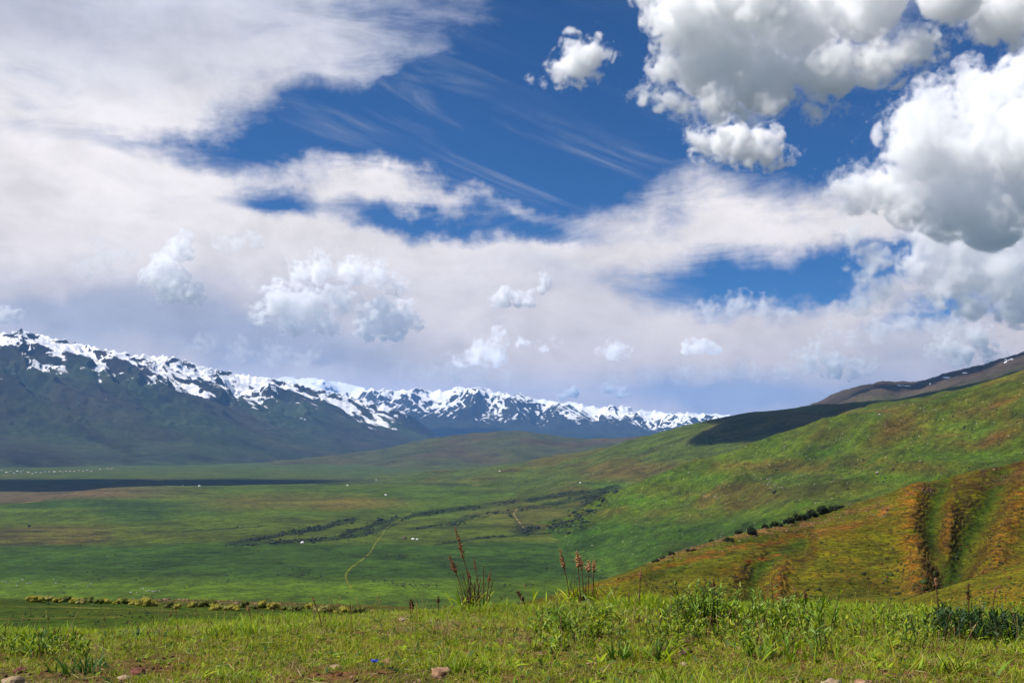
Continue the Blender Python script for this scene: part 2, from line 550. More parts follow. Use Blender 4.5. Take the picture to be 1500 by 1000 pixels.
cloud([(835, 578, 8), (846, 574, 7), (825, 581, 6)], 52000, base=587, seed=14, voxel=1.3, soft=3.2, tone=0.99, label="tiny bright cloud touching the middle snow peaks", ero=1.5, rim=5, grain=5, group=GB)
cloud([(890, 573, 7), (906, 574, 8), (918, 577, 5)], 52000, base=582, seed=15, voxel=1.3, soft=3.2, tone=0.985, label="tiny bright cloud above the right-hand snow peaks", ero=1.5, rim=5, grain=5, group=GB)
cloud([(8, 463, 14), (24, 466, 10), (-15, 462, 16)], 24000, base=476, seed=16, voxel=1.6, soft=4.6, tone=0.98, label="small pale cloud above the highest snow peak", ero=1.5, rim=8, grain=10, group=GB)

for k, (L, Y, base, soft, tone, lab) in enumerate((
        ([(150, 380, 26), (185, 372, 22), (120, 392, 20), (165, 400, 20)], 22000, 415, 26, 0.99, "faint pale heap of cloud left of the curled cloud"),
        ([(345, 356, 16), (370, 352, 14), (320, 360, 12), (385, 360, 8)], 20000, 370, 14, 0.95, "thin grey lens of cloud above the broad pale heap"),
        ([(1080, 446, 22), (1120, 450, 20), (1040, 455, 18), (1150, 460, 18), (1000, 460, 12)], 26000, 472, 18, 0.985, "long low cloud bank along the lower gap of blue"),
        ([(1000, 545, 22), (1050, 548, 20), (950, 552, 18), (1085, 540, 18), (900, 556, 16)], 46000, 566, 26, 0.985, "faint wide cloud bank low over the shaded hill"),
        ([(660, 540, 22), (630, 552, 20), (700, 548, 22), (590, 548, 16), (745, 552, 16)], 46000, 568, 26, 0.985, "faint wide cloud bank standing behind the middle peaks"),
        ([(400, 520, 22), (350, 515, 20), (450, 528, 20), (300, 505, 18)], 46000, 545, 28, 0.97, "faint grey cloud bank behind the end of the snow ridge"),
        ([(1330, 470, 26), (1290, 485, 24), (1370, 480, 22), (1250, 492, 18)], 30000, 510, 22, 0.985, "soft white bank between the tower and the rocky ridge"))):
    cloud(L, Y, base=base, seed=40 + k, voxel=2.0, soft=soft, tone=tone, label=lab, ero=1.6, rim=10, grain=13, group=GB)

# clouds overhead that lay the shadows on the far shoulder and on the plain
shade_cloud(2680, 4050, 70, 3000, 2050, 1450, 620, "cloud overhead shading the far shoulder of the right slope", 31)
shade_cloud(-2500, 5600, -265, 3400, 1900, 900, 420, "cloud overhead shading the strip of dark plain", 32)
# ------------------------------------------------------------------ terrain: every slope is a height field seen from its valley side
def pchip(T, y):
    """y (K, n) at integer knots -> values at T (m,), shape (m, n); no overshoot at crests"""
    K = y.shape[0]
    dl = np.diff(y, axis=0)
    d = np.zeros_like(y)
    for k in range(1, K - 1):
        a, b = dl[k - 1], dl[k]
        ok = a * b > 0
        d[k][ok] = 2 * a[ok] * b[ok] / (a[ok] + b[ok])
    d[0] = dl[0]; d[-1] = dl[-1]
    i = np.clip(np.floor(T).astype(int), 0, K - 2)
    t = (T - i)[:, None]
    h00 = 2 * t ** 3 - 3 * t ** 2 + 1; h10 = t ** 3 - 2 * t ** 2 + t; h01 = -2 * t ** 3 + 3 * t ** 2; h11 = t ** 3 - t ** 2
    return h00 * y[i] + h10 * d[i] + h01 * y[i + 1] + h11 * d[i + 1]


SURF = {}


def seen(px, py, names=("valley_floor", "right_slope_hill", "green_hill")):
    """the nearest of several slopes at a photo position"""
    best = None
    for n in names:
        S = SURF[n]
        if not (S.px[0] <= px <= S.px[-1]):
            continue
        c = S.near(px, py)
        if abs(HY - c[2] * F / c[1] - py) > 0.8:
            continue
        if best is None or c[1] < best[1]:
            best = c
    return best or SURF[names[0]].near(px, py)


class Surface:
    """keeps a built slope so that things can be stood on it"""
    def __init__(self, px, Y, Z):
        self.px, self.Y, self.Z = px, Y, Z
        self.py = HY - Z * F / Y

    def near(self, px, py, front=True):
        """first point of the slope seen at a photo position"""
        j = int(np.clip(np.searchsorted(self.px, px), 1, len(self.px) - 1))
        w = (px - self.px[j - 1]) / (self.px[j] - self.px[j - 1])
        col = self.py[:, j - 1] * (1 - w) + self.py[:, j] * w
        Yc = self.Y[:, j - 1] * (1 - w) + self.Y[:, j] * w
        hit = (col[1:] <= py) & (py <= col[:-1])
        if hit.any():
            i = int(np.argmax(hit)) + 1
            k = (col[i - 1] - py) / max(col[i - 1] - col[i], 1e-6)
            return P(px, py, Yc[i - 1] + (Yc[i] - Yc[i - 1]) * k)
        i = int(np.argmin(np.abs(col - py)))
        return P(px, float(col[i]), float(Yc[i]))


def patch(name, px0, px1, dpx, rings, nsub, disp=None, colf=None, mat=None, soft=0, attrs=None, label=None, cap=None):
    px = np.arange(px0, px1 + dpx, dpx, dtype=float)
    LY, ZZ = [], []
    for k, r in enumerate(rings):
        a = np.array(r, float)
        ly = np.interp(px, a[:, 0], np.log(a[:, 1]))
        py = np.interp(px, a[:, 0], a[:, 2])
        s = soft[k] if hasattr(soft, "__len__") else soft
        if s:
            w = max(1, int(s / dpx)); ker = np.hanning(2 * w + 3); ker /= ker.sum()
            f = lambda q: np.convolve(np.pad(q, w + 1, mode="edge"), ker, mode="valid")
            ly, py = f(ly), f(py)
        LY.append(ly); ZZ.append(np.exp(ly) * (HY - py) / F)
    LY = np.array(LY); ZZ = np.array(ZZ)
    T = np.concatenate([[k + np.arange(n) / n for n in [nsub[k]]][0] for k in range(len(nsub))] + [[len(nsub)]])
    Yg = np.exp(pchip(T, LY)); Zg = pchip(T, ZZ)
    PX = np.broadcast_to(px, Yg.shape); TT = np.broadcast_to(T[:, None], Yg.shape)
    X = (PX - 750) * Yg / F
    if disp is not None:
        Zg = Zg + disp(X, Yg, Zg, PX, TT)
    if cap is not None:         # crags may not stand above the crest line
        pts, drop, jag, w = cap
        a = np.array(pts, float)
        line = np.interp(px, a[:, 0], a[:, 2]) - jag * fbm2(px / 9.0, px * 0, 4, 77)
        zc = (HY - line)[None, :] * Yg / F
        Zd = Zg - drop * np.exp(-np.maximum(zc - Zg, 0) / (4 * w))
        over = Zd - (zc - w)
        Zg = np.where(over > 0, zc - w + w * (1 - np.exp(-np.maximum(over, 0) / w)), Zd)
    m, n = Yg.shape
    v = np.stack([X, Yg, Zg], 2).reshape(-1, 3)
    ii = np.arange(m * n).reshape(m, n)
    f = np.stack([ii[:-1, :-1], ii[:-1, 1:], ii[1:, 1:], ii[1:, :-1]], 2).reshape(-1, 4)
    me = mesh_np(name, v, f, mat, smooth=True)
    # slope steepness
    dzy = np.gradient(Zg, axis=0) / np.maximum(np.abs(np.gradient(Yg, axis=0)), 1e-3) * np.sign(np.gradient(Yg, axis=0) + 1e-9)
    dzx = np.gradient(Zg, axis=1) / np.maximum(np.gradient(X, axis=1), 1e-3)
    PY = HY - Zg * F / Yg
    ctx = dict(x=X, Y=Yg, z=Zg, px=PX, py=PY, t=TT, sx=dzx, sy=dzy)
    if colf is not None:
        c = colf(ctx)
        set_attr(me, "col", np.clip(c, 0, 1).reshape(-1, 3))
        for k, a in ctx.get("attrs", {}).items():
            set_attr(me, k, a.reshape(-1))
    SURF[name] = Surface(px, Yg, Zg)
    o = obj(name, me)
    return tag(o, label, None, None, "structure")


def terrain_mat(name, scales, amt=0.5, snow=False, bump=0.0, bscale=1.0, terr=None, speck=None, dash=None):
    m, nb, out = new_mat(name)
    col = nb.node("ShaderNodeAttribute", attribute_name="col").outputs["Color"]
    p = nb.node("ShaderNodeNewGeometry").outputs["Position"]
    f = None
    for s in scales:
        n = nb.noise(p, 1.0 / s, 6.0, 0.65)
        k = nb.lin(n, 0.33, 0.67, 1.0 - amt, 1.0 + amt)
        f = k if f is None else nb.mul(f, k)
    cc = nb.vm("MULTIPLY", nb.vm("SCALE", col, scale=f), (1.12, 0.95, 0.50))
    # drift of hue between fresh and dry
    hn = nb.noise(p, 1.0 / (scales[0] * 2.3), 5.0, 0.6)
    cc = nb.mix(nb.smooth(hn, 0.5, 0.75, 0, 0.35), cc, nb.vm("MULTIPLY", cc, (1.35, 0.95, 0.9)))
    if dash:
        w, hgt, am = dash
        q = nb.noise(nb.vm("MULTIPLY", p, (1 / w, 1 / w, 1 / hgt)), 1.0, 3.0, 0.6)
        cc = nb.vm("SCALE", cc, scale=nb.smooth(q, 0.47, 0.60, 1.0 + 0.25 * am, 1.0 - am))
    if speck:
        s, thr, sc = speck
        q = nb.noise(p, 1.0 / s, 2.0, 0.5)
        cc = nb.mix(nb.smooth(q, thr, thr + 0.06), cc, sc)
    h = None
    if terr:
        step, mask = terr
        x, y, z = nb.xyz(p)
        wob = nb.noise(p, 0.06, 3.0, 0.5)
        fine = nb.noise(p, 0.55, 3.0, 0.6)
        ph = nb.add(nb.m("DIVIDE", z, step), nb.add(nb.mul(wob, 6.0), nb.mul(fine, 1.1)))
        saw = nb.m("FRACT", ph)
        line = nb.smooth(nb.m("PINGPONG", saw, 0.5), 0.10, 0.30, 1, 0)
        mk = nb.node("ShaderNodeAttribute", attribute_name="terr").outputs["Fac"]
        brk = nb.smooth(nb.noise(p, 0.22, 4.0, 0.65), 0.38, 0.55)
        tr = nb.mul(nb.mul(line, mk), brk)
        cc = nb.mix(nb.mul(tr, 0.85), cc, lin(52, 38, 22))  # step lines darkened in the colour, standing in for the steps' shade
        h = nb.mul(nb.mul(nb.m("PINGPONG", ph, 0.5), mk), 0.22 * step)
    if snow:
        sn = nb.node("ShaderNodeAttribute", attribute_name="snow").outputs["Fac"]
        q1 = nb.noise(p, 1.0 / 130.0, 6.0, 0.75)
        q = nb.add(sn, nb.mul(nb.sub(q1, 0.5), 1.2))
        cc = nb.mix(nb.smooth(q, 0.43, 0.58), cc, (0.80, 0.80, 0.82))
    bs = nb.node("ShaderNodeBsdfPrincipled")
    nb.put(bs.inputs["Base Color"], cc)
    bs.inputs["Roughness"].default_value = 0.95
    bs.inputs["Specular IOR Level"].default_value = 0.08
    if bump:
        b = nb.node("ShaderNodeBump")
        b.inputs["Strength"].default_value = 1.0
        b.inputs["Distance"].default_value = bump
        hh = nb.noise(p, 1.0 / bscale, 5.0, 0.65)
        if h is not None:
            hh = nb.add(hh, nb.m("DIVIDE", h, bump))
        nb.put(b.inputs["Height"], hh)
        nb.l.new(b.outputs[0], bs.inputs["Normal"])
    nb.l.new(bs.outputs[0], out.inputs[0])
    return m


def lay(c, mask, rgb):
    m = np.clip(mask, 0, 1)[..., None]
    return c * (1 - m) + np.array(rgb) * m


def ell(px, py, cx, cy_, rx, ry, hard=0.5):
    r = np.hypot((px - cx) / rx, (py - cy_) / ry)
    return sstep(r, 1.0 + hard, 1.0 - hard)


def poly_d(px, py, pts, ys=1.0):
    """distance to a polyline in photo px (rows weighted by ys)"""
    best = np.full(np.shape(px), 1e9)
    for (x0, y0), (x1, y1) in zip(pts[:-1], pts[1:]):
        ax, ay = x1 - x0, (y1 - y0) * ys
        t = np.clip(((px - x0) * ax + (py - y0) * ys * ay) / (ax * ax + ay * ay + 1e-9), 0, 1)
        best = np.minimum(best, np.hypot(px - x0 - t * ax, (py - y0) * ys - t * ay))
    return best


GREEN = np.array(lin(82, 112, 34)); OLIVE = np.array(lin(92, 104, 42)); DARKG = np.array(lin(38, 78, 30)); LIME = np.array(lin(92, 128, 22))
BROWN = np.array(lin(104, 84, 56)); RUST = np.array(lin(150, 96, 46)); EARTH = np.array(lin(82, 66, 52)); ROCK = np.array(lin(88, 84, 88))
K_ALB = 0.48     # picture value -> albedo under this sun


# ---- the valley floor
def floor_rings():
    xs = [-900, 2400]
    def row(Y, z):
        return [(x, Y, HY - z * F / Y) for x in xs]
    return [row(700, -262), row(1200, -258), row(1600, -252), row(2400, -250), row(3300, -247),
            [(-900, 3650, 738), (0, 3650, 738), (60, 3800, 734), (110, 4050, 722), (160, 4350, 714), (250, 4550, 711), (560, 4700, 708), (900, 4900, 705), (2400, 4900, 705)],
            [(-900, 4000, 735), (0, 4000, 735), (60, 4100, 732), (110, 4350, 724), (160, 4650, 717), (250, 4800, 715), (560, 5000, 711), (900, 5200, 706), (2400, 5200, 706)],
            row(6800, -268), row(9500, -272), row(14000, -262)]


def floor_disp(x, Y, z, px, t):
    d = fbm2(x / 900, Y / 900, 5, 11, 0.5) * 9 * sstep(Y, 1200, 2600) * (1 - 0.7 * sstep(Y, 4600, 5400))
    d = d + fbm2(x / 190, Y / 190, 4, 12, 0.5) * 2.2 + np.minimum(np.abs(fbm2(x / 420, Y / 420, 4, 13, 0.5)) * 14, 1.5) * sstep(Y, 1300, 1800) * sstep(Y, 4300, 3600)
    # stream cuts
    d = d - 5 * np.exp(-(poly_d(px, HY - z * F / Y, [(350, 793), (440, 778), (520, 768), (620, 752), (730, 738), (900, 715)], 2.0) / 9) ** 2)
    return d


def floor_col(c):
    x, Y, px, py = c["x"], c["Y"], c["px"], c["py"]
    wx = fbm2(x / 420, Y / 420, 5, 21, 0.55); wy = fbm2(x / 260, Y / 500, 5, 22, 0.55)
    qx = px + 45 * wx; qy = py + 7 * wy
    n1 = fbm2(x / 700, Y / 500, 5, 23, 0.55)
    st = fbm2(x / 900, Y / 60, 5, 24, 0.6)          # mowing strips run across the view
    col = np.broadcast_to(GREEN, (*px.shape, 3)).copy()
    col = lay(col, sstep(n1, -0.1, 0.5) * 0.5, OLIVE)
    col = lay(col, sstep(qy, 902, 866) * sstep(qy, 842, 866) * 0.8, LIME)
    crop = sstep(qy, 860, 838) * sstep(qy, 790, 799)
    col = lay(col, crop * (0.72 + 0.3 * st), np.array(lin(48, 86, 36)))
    col = lay(col, crop * sstep(st, 0.05, 0.5) * 0.5, np.array(lin(80, 112, 36)))
    col = lay(col, sstep(qy, 800, 792) * sstep(qy, 740, 780) * 0.35, OLIVE)
    # older grass and heath
    col = lay(col, ell(qx, qy, 200, 752, 60, 14) * 0.8, np.array(lin(48, 82, 40)))
    col = lay(col, ell(qx, qy, 130, 737, 120, 7) * 0.6, np.array(lin(46, 80, 42)))
    col = lay(col, ell(qx, qy, 300, 740, 60, 10) * 0.5, np.array(lin(58, 90, 40)))
    col = lay(col, ell(qx, qy, 420, 735, 130, 12) * 0.45, np.array(lin(122, 112, 62)))
    col = lay(col, ell(qx, qy, 520, 738, 80, 8) * 0.35, np.array(lin(130, 104, 62)))
    # ploughed brown field at the left
    fx = px + 14 * fbm2(x / 90, Y / 120, 4, 31); fy = py + 2.0 * fbm2(x / 120, Y / 200, 4, 32)
    fld = sstep(fx, 190, 120 + 0 * fx) * sstep(fy, 770, 773) * sstep(fy, 803 - 0.02 * fx, 796 - 0.02 * fx)
    band = fbm2(x / 260, Y / 45, 4, 33, 0.6)
    col = lay(col, fld * (0.35 + 0.4 * sstep(band, -0.4, 0.3)), np.array(lin(104, 88, 62)))
    col = lay(col, fld * sstep(band, -0.05, 0.3) * 0.85, np.array(lin(58, 62, 48)))
    # damp ground and heath along the streams
    for pts, w, a in BANDS:
        d = poly_d(qx * 0.5 + px * 0.5, qy * 0.5 + py * 0.5, pts, 2.2)
        col = lay(col, sstep(d, w * 1.9, w * 0.4) * a, np.array(lin(44, 66, 38)))
    col = lay(col, ell(qx, qy, 800, 752, 90, 22) * 0.5, np.array(lin(112, 106, 62)))
    # bare plain beyond the terrace
    col = lay(col, sstep(Y, 4300, 5000) * 0.75, np.array(lin(84, 104, 56)))
    pl = sstep(py, 741, 737) * sstep(py, 708, 712) * sstep(px, 330, 120) * sstep(Y, 3650, 3950)
    col = lay(col, pl * 0.85, np.array(lin(112, 98, 92)))
    col = lay(col, sstep(Y, 4500, 4800) * sstep(py, 697, 702) * 0.6, np.array(lin(66, 76, 52)))  # strip under the cloud shadow, darkened in the colour as well
    # near slope bottom
    return col * K_ALB


BANDS = [
    ([(905, 713), (860, 720), (800, 728), (735, 737), (680, 744), (612, 753), (565, 762), (535, 772), (505, 782)], 6, 0.9),
    ([(900, 720), (850, 730), (800, 740), (740, 749), (690, 757), (665, 768)], 5, 0.75),
    ([(520, 760), (470, 772), (420, 781), (360, 793)], 6, 0.85),
    ([(575, 768), (530, 783), (480, 789), (420, 793), (340, 797)], 6, 0.9),
    ([(880, 722), (862, 745), (845, 765), (800, 772), (765, 778)], 11, 0.9),
    ([(640, 797), (700, 788), (775, 782), (850, 779)], 2.5, 0.8),
    ([(265, 778), (330, 773), (385, 770)], 2.0, 0.8),
    ([(745, 748), (756, 760), (765, 776)], 4, 0.6),
    ([(0, 798), (60, 797), (170, 800)], 1.5, 0.4),
    ([(600, 775), (640, 770), (655, 765)], 3, 0.6),
]
M_FLOOR = terrain_mat("meadow_ground", (160, 30, 7), 0.44, bump=0.8, bscale=14, speck=(9.0, 0.66, lin(40, 66, 30)))
patch("valley_floor", -800, 2300, 3.5, floor_rings(), [20, 40, 60, 60, 60, 20, 40, 40, 25], floor_disp, floor_col, M_FLOOR, soft=30)


# ---- left snow range
def lr_disp(x, Y, z, px, t):
    u = (x + Y) / 1.414; v = (x - Y) / 1.414
    h = np.clip((z + 260) / 1900, 0, 1)
    w = fbm2(u / 900, v / 900, 4, 40) * 500
    sp = fbm2((u + w) / 1500, (v + w) / 5200, 5, 41, 0.5, True)
    cr = fbm2((u + 0.6 * w) / 520, v / 800, 6, 42, 0.55, True)
    fine = fbm2(u / 180, v / 240, 4, 43, 0.55, True)
    up = sstep(t, 1.9, 2.7)
    crest = np.exp(-((t - 3.0) / 0.16) ** 2)
    d = (sp - 0.1) * 520 * sstep(h, 0.02, 0.4) * sstep(t, 2.9, 1.9) + (cr - 0.15) * (60 * h + 230 * up) + fine * (10 + 62 * up)
    back = sstep(t, 3.6, 3.0)
    d = d * (1 - 0.9 * crest) * back * sstep(t, 0.05, 0.8)
    lim = sstep(px, 660, 560)
    return d * lim


def lr_col(c):
    x, Y, z, px, py, t = (c[k] for k in ("x", "Y", "z", "px", "py", "t"))
    u = (x + Y) / 1.414; v = (x - Y) / 1.414
    n1 = fbm2(u / 1300, v / 2200, 5, 51); n2 = fbm2(u / 420, v / 900, 5, 52)
    col = np.broadcast_to(np.array(lin(66, 84, 74)), (*px.shape, 3)).copy()  # dark bluish flank: cloud shade and haze put into the base colour
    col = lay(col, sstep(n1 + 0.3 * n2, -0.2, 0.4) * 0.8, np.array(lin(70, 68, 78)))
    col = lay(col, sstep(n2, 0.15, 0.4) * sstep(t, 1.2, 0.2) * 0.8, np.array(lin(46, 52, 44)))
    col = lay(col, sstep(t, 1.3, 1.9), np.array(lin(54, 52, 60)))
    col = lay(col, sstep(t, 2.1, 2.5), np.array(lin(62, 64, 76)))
    steep = np.hypot(c["sx"], c["sy"])
    crag = fbm2(u / 420, v / 620, 5, 53, 0.6)
    s = (t - 2.0) * 1.0 + 0.80 - 0.50 * sstep(steep, 0.95, 1.6) + 1.25 * crag
    s = s - 0.75 * sstep(t, 2.7, 2.98) * sstep(fbm2(u / 700, v / 700, 3, 56), -0.15, 0.25)
    low = sstep(t, 1.55, 2.0) * (fbm2(u / 140, v / 1500, 4, 54, 0.6) - 0.58) * 2.4
    s = np.maximum(np.clip(s, -0.5, 1.3), np.clip(low, -0.5, 0.6))
    a = np.array(LRIDGE, float)
    near = sstep(py - np.interp(px, a[:, 0], a[:, 2]), 16, 4)
    s = s - 0.8 * near * sstep(fbm2(px / 26, py / 14, 5, 57, 0.6), -0.12, 0.22)
    s = s * sstep(px, 650, 560) - 0.6 * sstep(px, 560, 650)
    c["attrs"] = {"snow": np.clip(s, -0.6, 1.3)}
    return col * K_ALB


M_SNOW = terrain_mat("mountain_rock_and_snow", (700, 110), 0.4, snow=True, bump=14.0, bscale=120)
LRIDGE = [(-700, 15500, 470), (-200, 15500, 480), (0, 15500, 489), (30, 15500, 483), (62, 15600, 491), (85, 15700, 497), (110, 15800, 502), (150, 16000, 511), (200, 16300, 520), (250, 16700, 522),
          (272, 16900, 529), (310, 17200, 540), (350, 17600, 548), (390, 18000, 553), (430, 18500, 561), (470, 19000, 571), (520, 19700, 583), (560, 20200, 593), (600, 20700, 606), (640, 21200, 634), (700, 21800, 655), (800, 22000, 668)]
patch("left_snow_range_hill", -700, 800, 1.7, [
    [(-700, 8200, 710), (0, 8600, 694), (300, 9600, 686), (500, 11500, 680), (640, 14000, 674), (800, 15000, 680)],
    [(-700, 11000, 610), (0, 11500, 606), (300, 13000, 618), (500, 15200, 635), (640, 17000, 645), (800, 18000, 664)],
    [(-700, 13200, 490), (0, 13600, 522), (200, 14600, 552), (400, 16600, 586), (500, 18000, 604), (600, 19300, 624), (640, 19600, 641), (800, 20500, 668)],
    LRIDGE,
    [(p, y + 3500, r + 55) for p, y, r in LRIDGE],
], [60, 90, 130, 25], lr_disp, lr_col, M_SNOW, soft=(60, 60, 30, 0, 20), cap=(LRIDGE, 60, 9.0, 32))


# ---- snowy peaks closing the valley, and the paler ones behind
def pk_disp(k, amp, sc):
    def f(x, Y, z, px, t):
        w = fbm2(x / (1.4 * sc), Y / (1.4 * sc), 4, 60 + k) * sc * 0.5
        sp = fbm2((x + w) / (1.0 * sc), (Y - 0.6 * w) / (1.7 * sc), 5, 61 + k, 0.43, True)
        big = fbm2((x + 0.4 * w) / (2.3 * sc), Y / (3.0 * sc), 3, 63 + k)
        h = sstep(t, 0.35, 1.5)
        d = ((sp - 0.25) * amp * 2.0 + big * amp * 0.8) * h
        return d * sstep(t, 0.0, 0.4) * sstep(t, 2.9, 2.3)
    return f


def pk_col(k, lo):
    def f(c):
        x, Y, t = c["x"], c["Y"], c["t"]
        n = fbm2(x / 1100, Y / 1100, 5, 70 + k)
        col = np.broadcast_to(np.array(lin(58, 60, 66)), (*x.shape, 3)).copy()
        col = lay(col, sstep(t, 1.0, 0.4), np.array(lin(56, 66, 54)))
        steep = np.hypot(c["sx"], c["sy"])
        r = fbm2((x + Y) / 200, (x - Y) / 1500, 4, 71 + k, 0.6); l = fbm2((x - Y) / 200, (x + Y) / 1500, 4, 72 + k, 0.6)
        m = sstep(c["sx"], -0.2, 0.2)
        streak = r * (1 - m) + l * m
        s = (t - lo) * 0.9 + 0.27 - 0.50 * sstep(steep, 0.75, 1.25) + 0.70 * streak + 0.45 * n
        s = np.where(t < lo - 0.15, np.minimum(s, 0.35 + 0.9 * (streak - 0.35)), s)
        c["attrs"] = {"snow": np.clip(s, -0.6, 1.3)}
        return col * K_ALB
    return f


CRIDGE = [(380, 585), (480, 580), (520, 572), (545, 570), (570, 571), (590, 572), (610, 568), (628, 572), (650, 573), (662, 570), (672, 564), (680, 569), (705, 567), (722, 572), (745, 578), (758, 577), (768, 578), (785, 587), (800, 589), (812, 588), (830, 594), (850, 592), (868, 597),
          (880, 597), (898, 594), (915, 595), (930, 601), (945, 602), (962, 602), (985, 606), (1010, 604), (1040, 607), (1075, 612), (1150, 622), (1300, 640)]
patch("snowy_peaks_hill", 380, 1300, 1.5, [
    [(380, 23500, 662), (700, 23500, 656), (1300, 23500, 656)],
    [(380, 26500, 632), (550, 26500, 622), (650, 26500, 612), (720, 26500, 610), (850, 26500, 622), (950, 26500, 630), (1300, 26500, 645)],
    [(p, 29500, y) for p, y in CRIDGE],
    [(p, 34000, y + 40) for p, y in CRIDGE],
], [70, 120, 20], pk_disp(0, 330, 1700), pk_col(0, 0.92), M_SNOW, soft=(60, 50, 0, 20), cap=([(p, 0, y) for p, y in CRIDGE], 50, 7.0, 35))
FRIDGE = [(250, 590), (350, 570), (395, 556), (415, 552), (440, 549), (455, 552), (470, 556), (485, 558), (505, 560), (530, 567), (560, 576), (600, 582), (680, 586), (760, 580), (830, 590), (840, 588), (860, 594), (950, 606), (1050, 606), (1150, 618)]
patch("far_peaks_hill", 250, 1150, 2.0, [
    [(250, 33000, 655), (1150, 33000, 655)],
    [(250, 35500, 615), (450, 35500, 600), (1150, 35500, 635)],
    [(p, 38500, y) for p, y in FRIDGE],
    [(p, 42000, y + 30) for p, y in FRIDGE],
], [30, 70, 10], pk_disp(7, 300, 1800), pk_col(7, 0.55), M_SNOW, soft=(60, 50, 0, 20), cap=([(p, 0, y) for p, y in FRIDGE], 50, 4.0, 60))


# ---- low hills in the middle distance
def lh_disp(x, Y, z, px, t):
    return (fbm2(x / 1300, Y / 1600, 5, 80, 0.5, True) - 0.1) * 60 * sstep(t, 0.1, 1.0) * (1 - 0.6 * np.exp(-((t - 1) / 0.1) ** 2)) + fbm2(x / 300, Y / 300, 4, 81) * 8


def lh_col(c):
    n = fbm2(c["x"] / 900, c["Y"] / 1200, 5, 82)
    col = np.broadcast_to(np.array(lin(86, 96, 62)), (*n.shape, 3)).copy()
    col = lay(col, sstep(n, -0.1, 0.4), np.array(lin(92, 84, 64)))
    col = lay(col, sstep(c["t"], 0.5, 0.0) * 0.7, np.array(lin(86, 112, 50)))
    return col * K_ALB


M_HILL = terrain_mat("hill_pasture", (260, 50), 0.36, bump=2.5, bscale=30)
LHR = [(300, 10000, 712), (360, 10300, 690), (400, 10500, 678), (480, 11000, 672), (545, 11500, 664), (620, 12000, 647), (660, 12300, 641), (700, 12500, 638), (755, 12500, 634), (790, 12400, 639), (850, 12200, 648), (900, 12000, 646), (960, 11500, 640), (1100, 11000, 640), (1400, 11000, 640)]
patch("low_hills", 300, 1400, 3.0, [
    [(300, 7200, 702), (700, 7800, 698), (1400, 7800, 695)],
    [(p, y * 0.85, r + 18) for p, y, r in LHR],
    LHR, [(p, y + 2500, r + 14) for p, y, r in LHR]], [40, 50, 12], lh_disp, lh_col, M_HILL, soft=25)


# ---- rocky ridge far right
def rr_disp(x, Y, z, px, t):
    return (fbm2(x / 420, Y / 700, 6, 85, 0.6, True)) * 34 * sstep(t, 0.1, 0.7) * (1 - 0.6 * np.exp(-((t - 1) / 0.06) ** 2)) + fbm2(x / 60, Y / 60, 4, 86, 0.6, True) * 9


def rr_col(c):
    n = fbm2(c["x"] / 300, c["Y"] / 500, 6, 87, 0.6)
    col = np.broadcast_to(np.array(lin(92, 84, 88)), (*n.shape, 3)).copy()
    col = lay(col, sstep(n, -0.1, 0.3), np.array(lin(72, 66, 70)))
    col = lay(col, sstep(c["t"], 0.62, 0.3), np.array(lin(84, 100, 48)))
    s = np.full(n.shape, -0.6)
    for (cx, cy_, rx, ry) in ((1316, 564, 12, 0.8), (1330, 565, 5, 0.8), (1386, 553, 7, 1.3), (1413, 546, 5, 1.1), (1404, 549, 2, 0.8), (1474, 527, 5, 1), (1482, 526, 4, 0.8), (1474, 530, 4, 0.7), (1362, 562, 2, 0.7)):
        s = np.maximum(s, ell(c["px"], c["py"], cx, cy_, rx, ry, 0.5) * 1.2 - 0.2)
    c["attrs"] = {"snow": s}
    return col * K_ALB


RRR = [(1000, 9500, 640), (1120, 9500, 612), (1185, 9300, 598), (1205, 9300, 590), (1230, 9200, 578), (1262, 9000, 569), (1292, 9000, 561), (1310, 9000, 563), (1335, 8900, 564), (1355, 8800, 561), (1380, 8700, 553), (1410, 8600, 546),
       (1440, 8500, 540), (1465, 8400, 530), (1500, 8300, 521), (1700, 8000, 470), (2200, 7500, 360)]
patch("rocky_ridge_hill", 1000, 2200, 2.0, [
    [(p, y * 0.62, min(r + 95, 660)) for p, y, r in RRR], RRR, [(p, y + 1800, r + 30) for p, y, r in RRR]], [70, 12], rr_disp, rr_col, M_SNOW, soft=(30, 0, 20))


# ---- wide right-hand slope (its far shoulder lies under a cloud's shadow)
def rs_disp(x, Y, z, px, t):
    d = fbm2(x / 800, Y / 1300, 5, 90, 0.5, True) * 34 * sstep(t, 0.2, 1.0) + fbm2(x / 160, Y / 200, 4, 91) * 5
    return d * (1 - 0.6 * np.exp(-((t - 2) / 0.12) ** 2)) * sstep(t, 0.0, 0.4)


def rs_col(c):
    x, Y, px, py = c["x"], c["Y"], c["px"], c["py"]
    n = fbm2(x / 500, Y / 800, 5, 92); n2 = fbm2(x / 130, Y / 200, 5, 93)
    col = np.broadcast_to(np.array(lin(84, 108, 44)), (*n.shape, 3)).copy()
    col = lay(col, sstep(n + 0.4 * n2, -0.1, 0.45) * 0.7, np.array(lin(104, 96, 56)))
    col = lay(col, ell(px, py + 10 * n, 960, 690, 100, 14) * 0.6, np.array(lin(106, 92, 58)))
    col = lay(col, ell(px + 20 * n2, py + 6 * n, 890, 712, 40, 6) * 0.8, np.array(lin(84, 122, 40)))
    for pts, w, a in BANDS:
        d = poly_d(px + 10 * n2, py + 2.5 * n2, pts, 2.2)
        col = lay(col, sstep(d, w * 1.9, w * 0.4) * a, np.array(lin(44, 62, 36)))
    return col * K_ALB


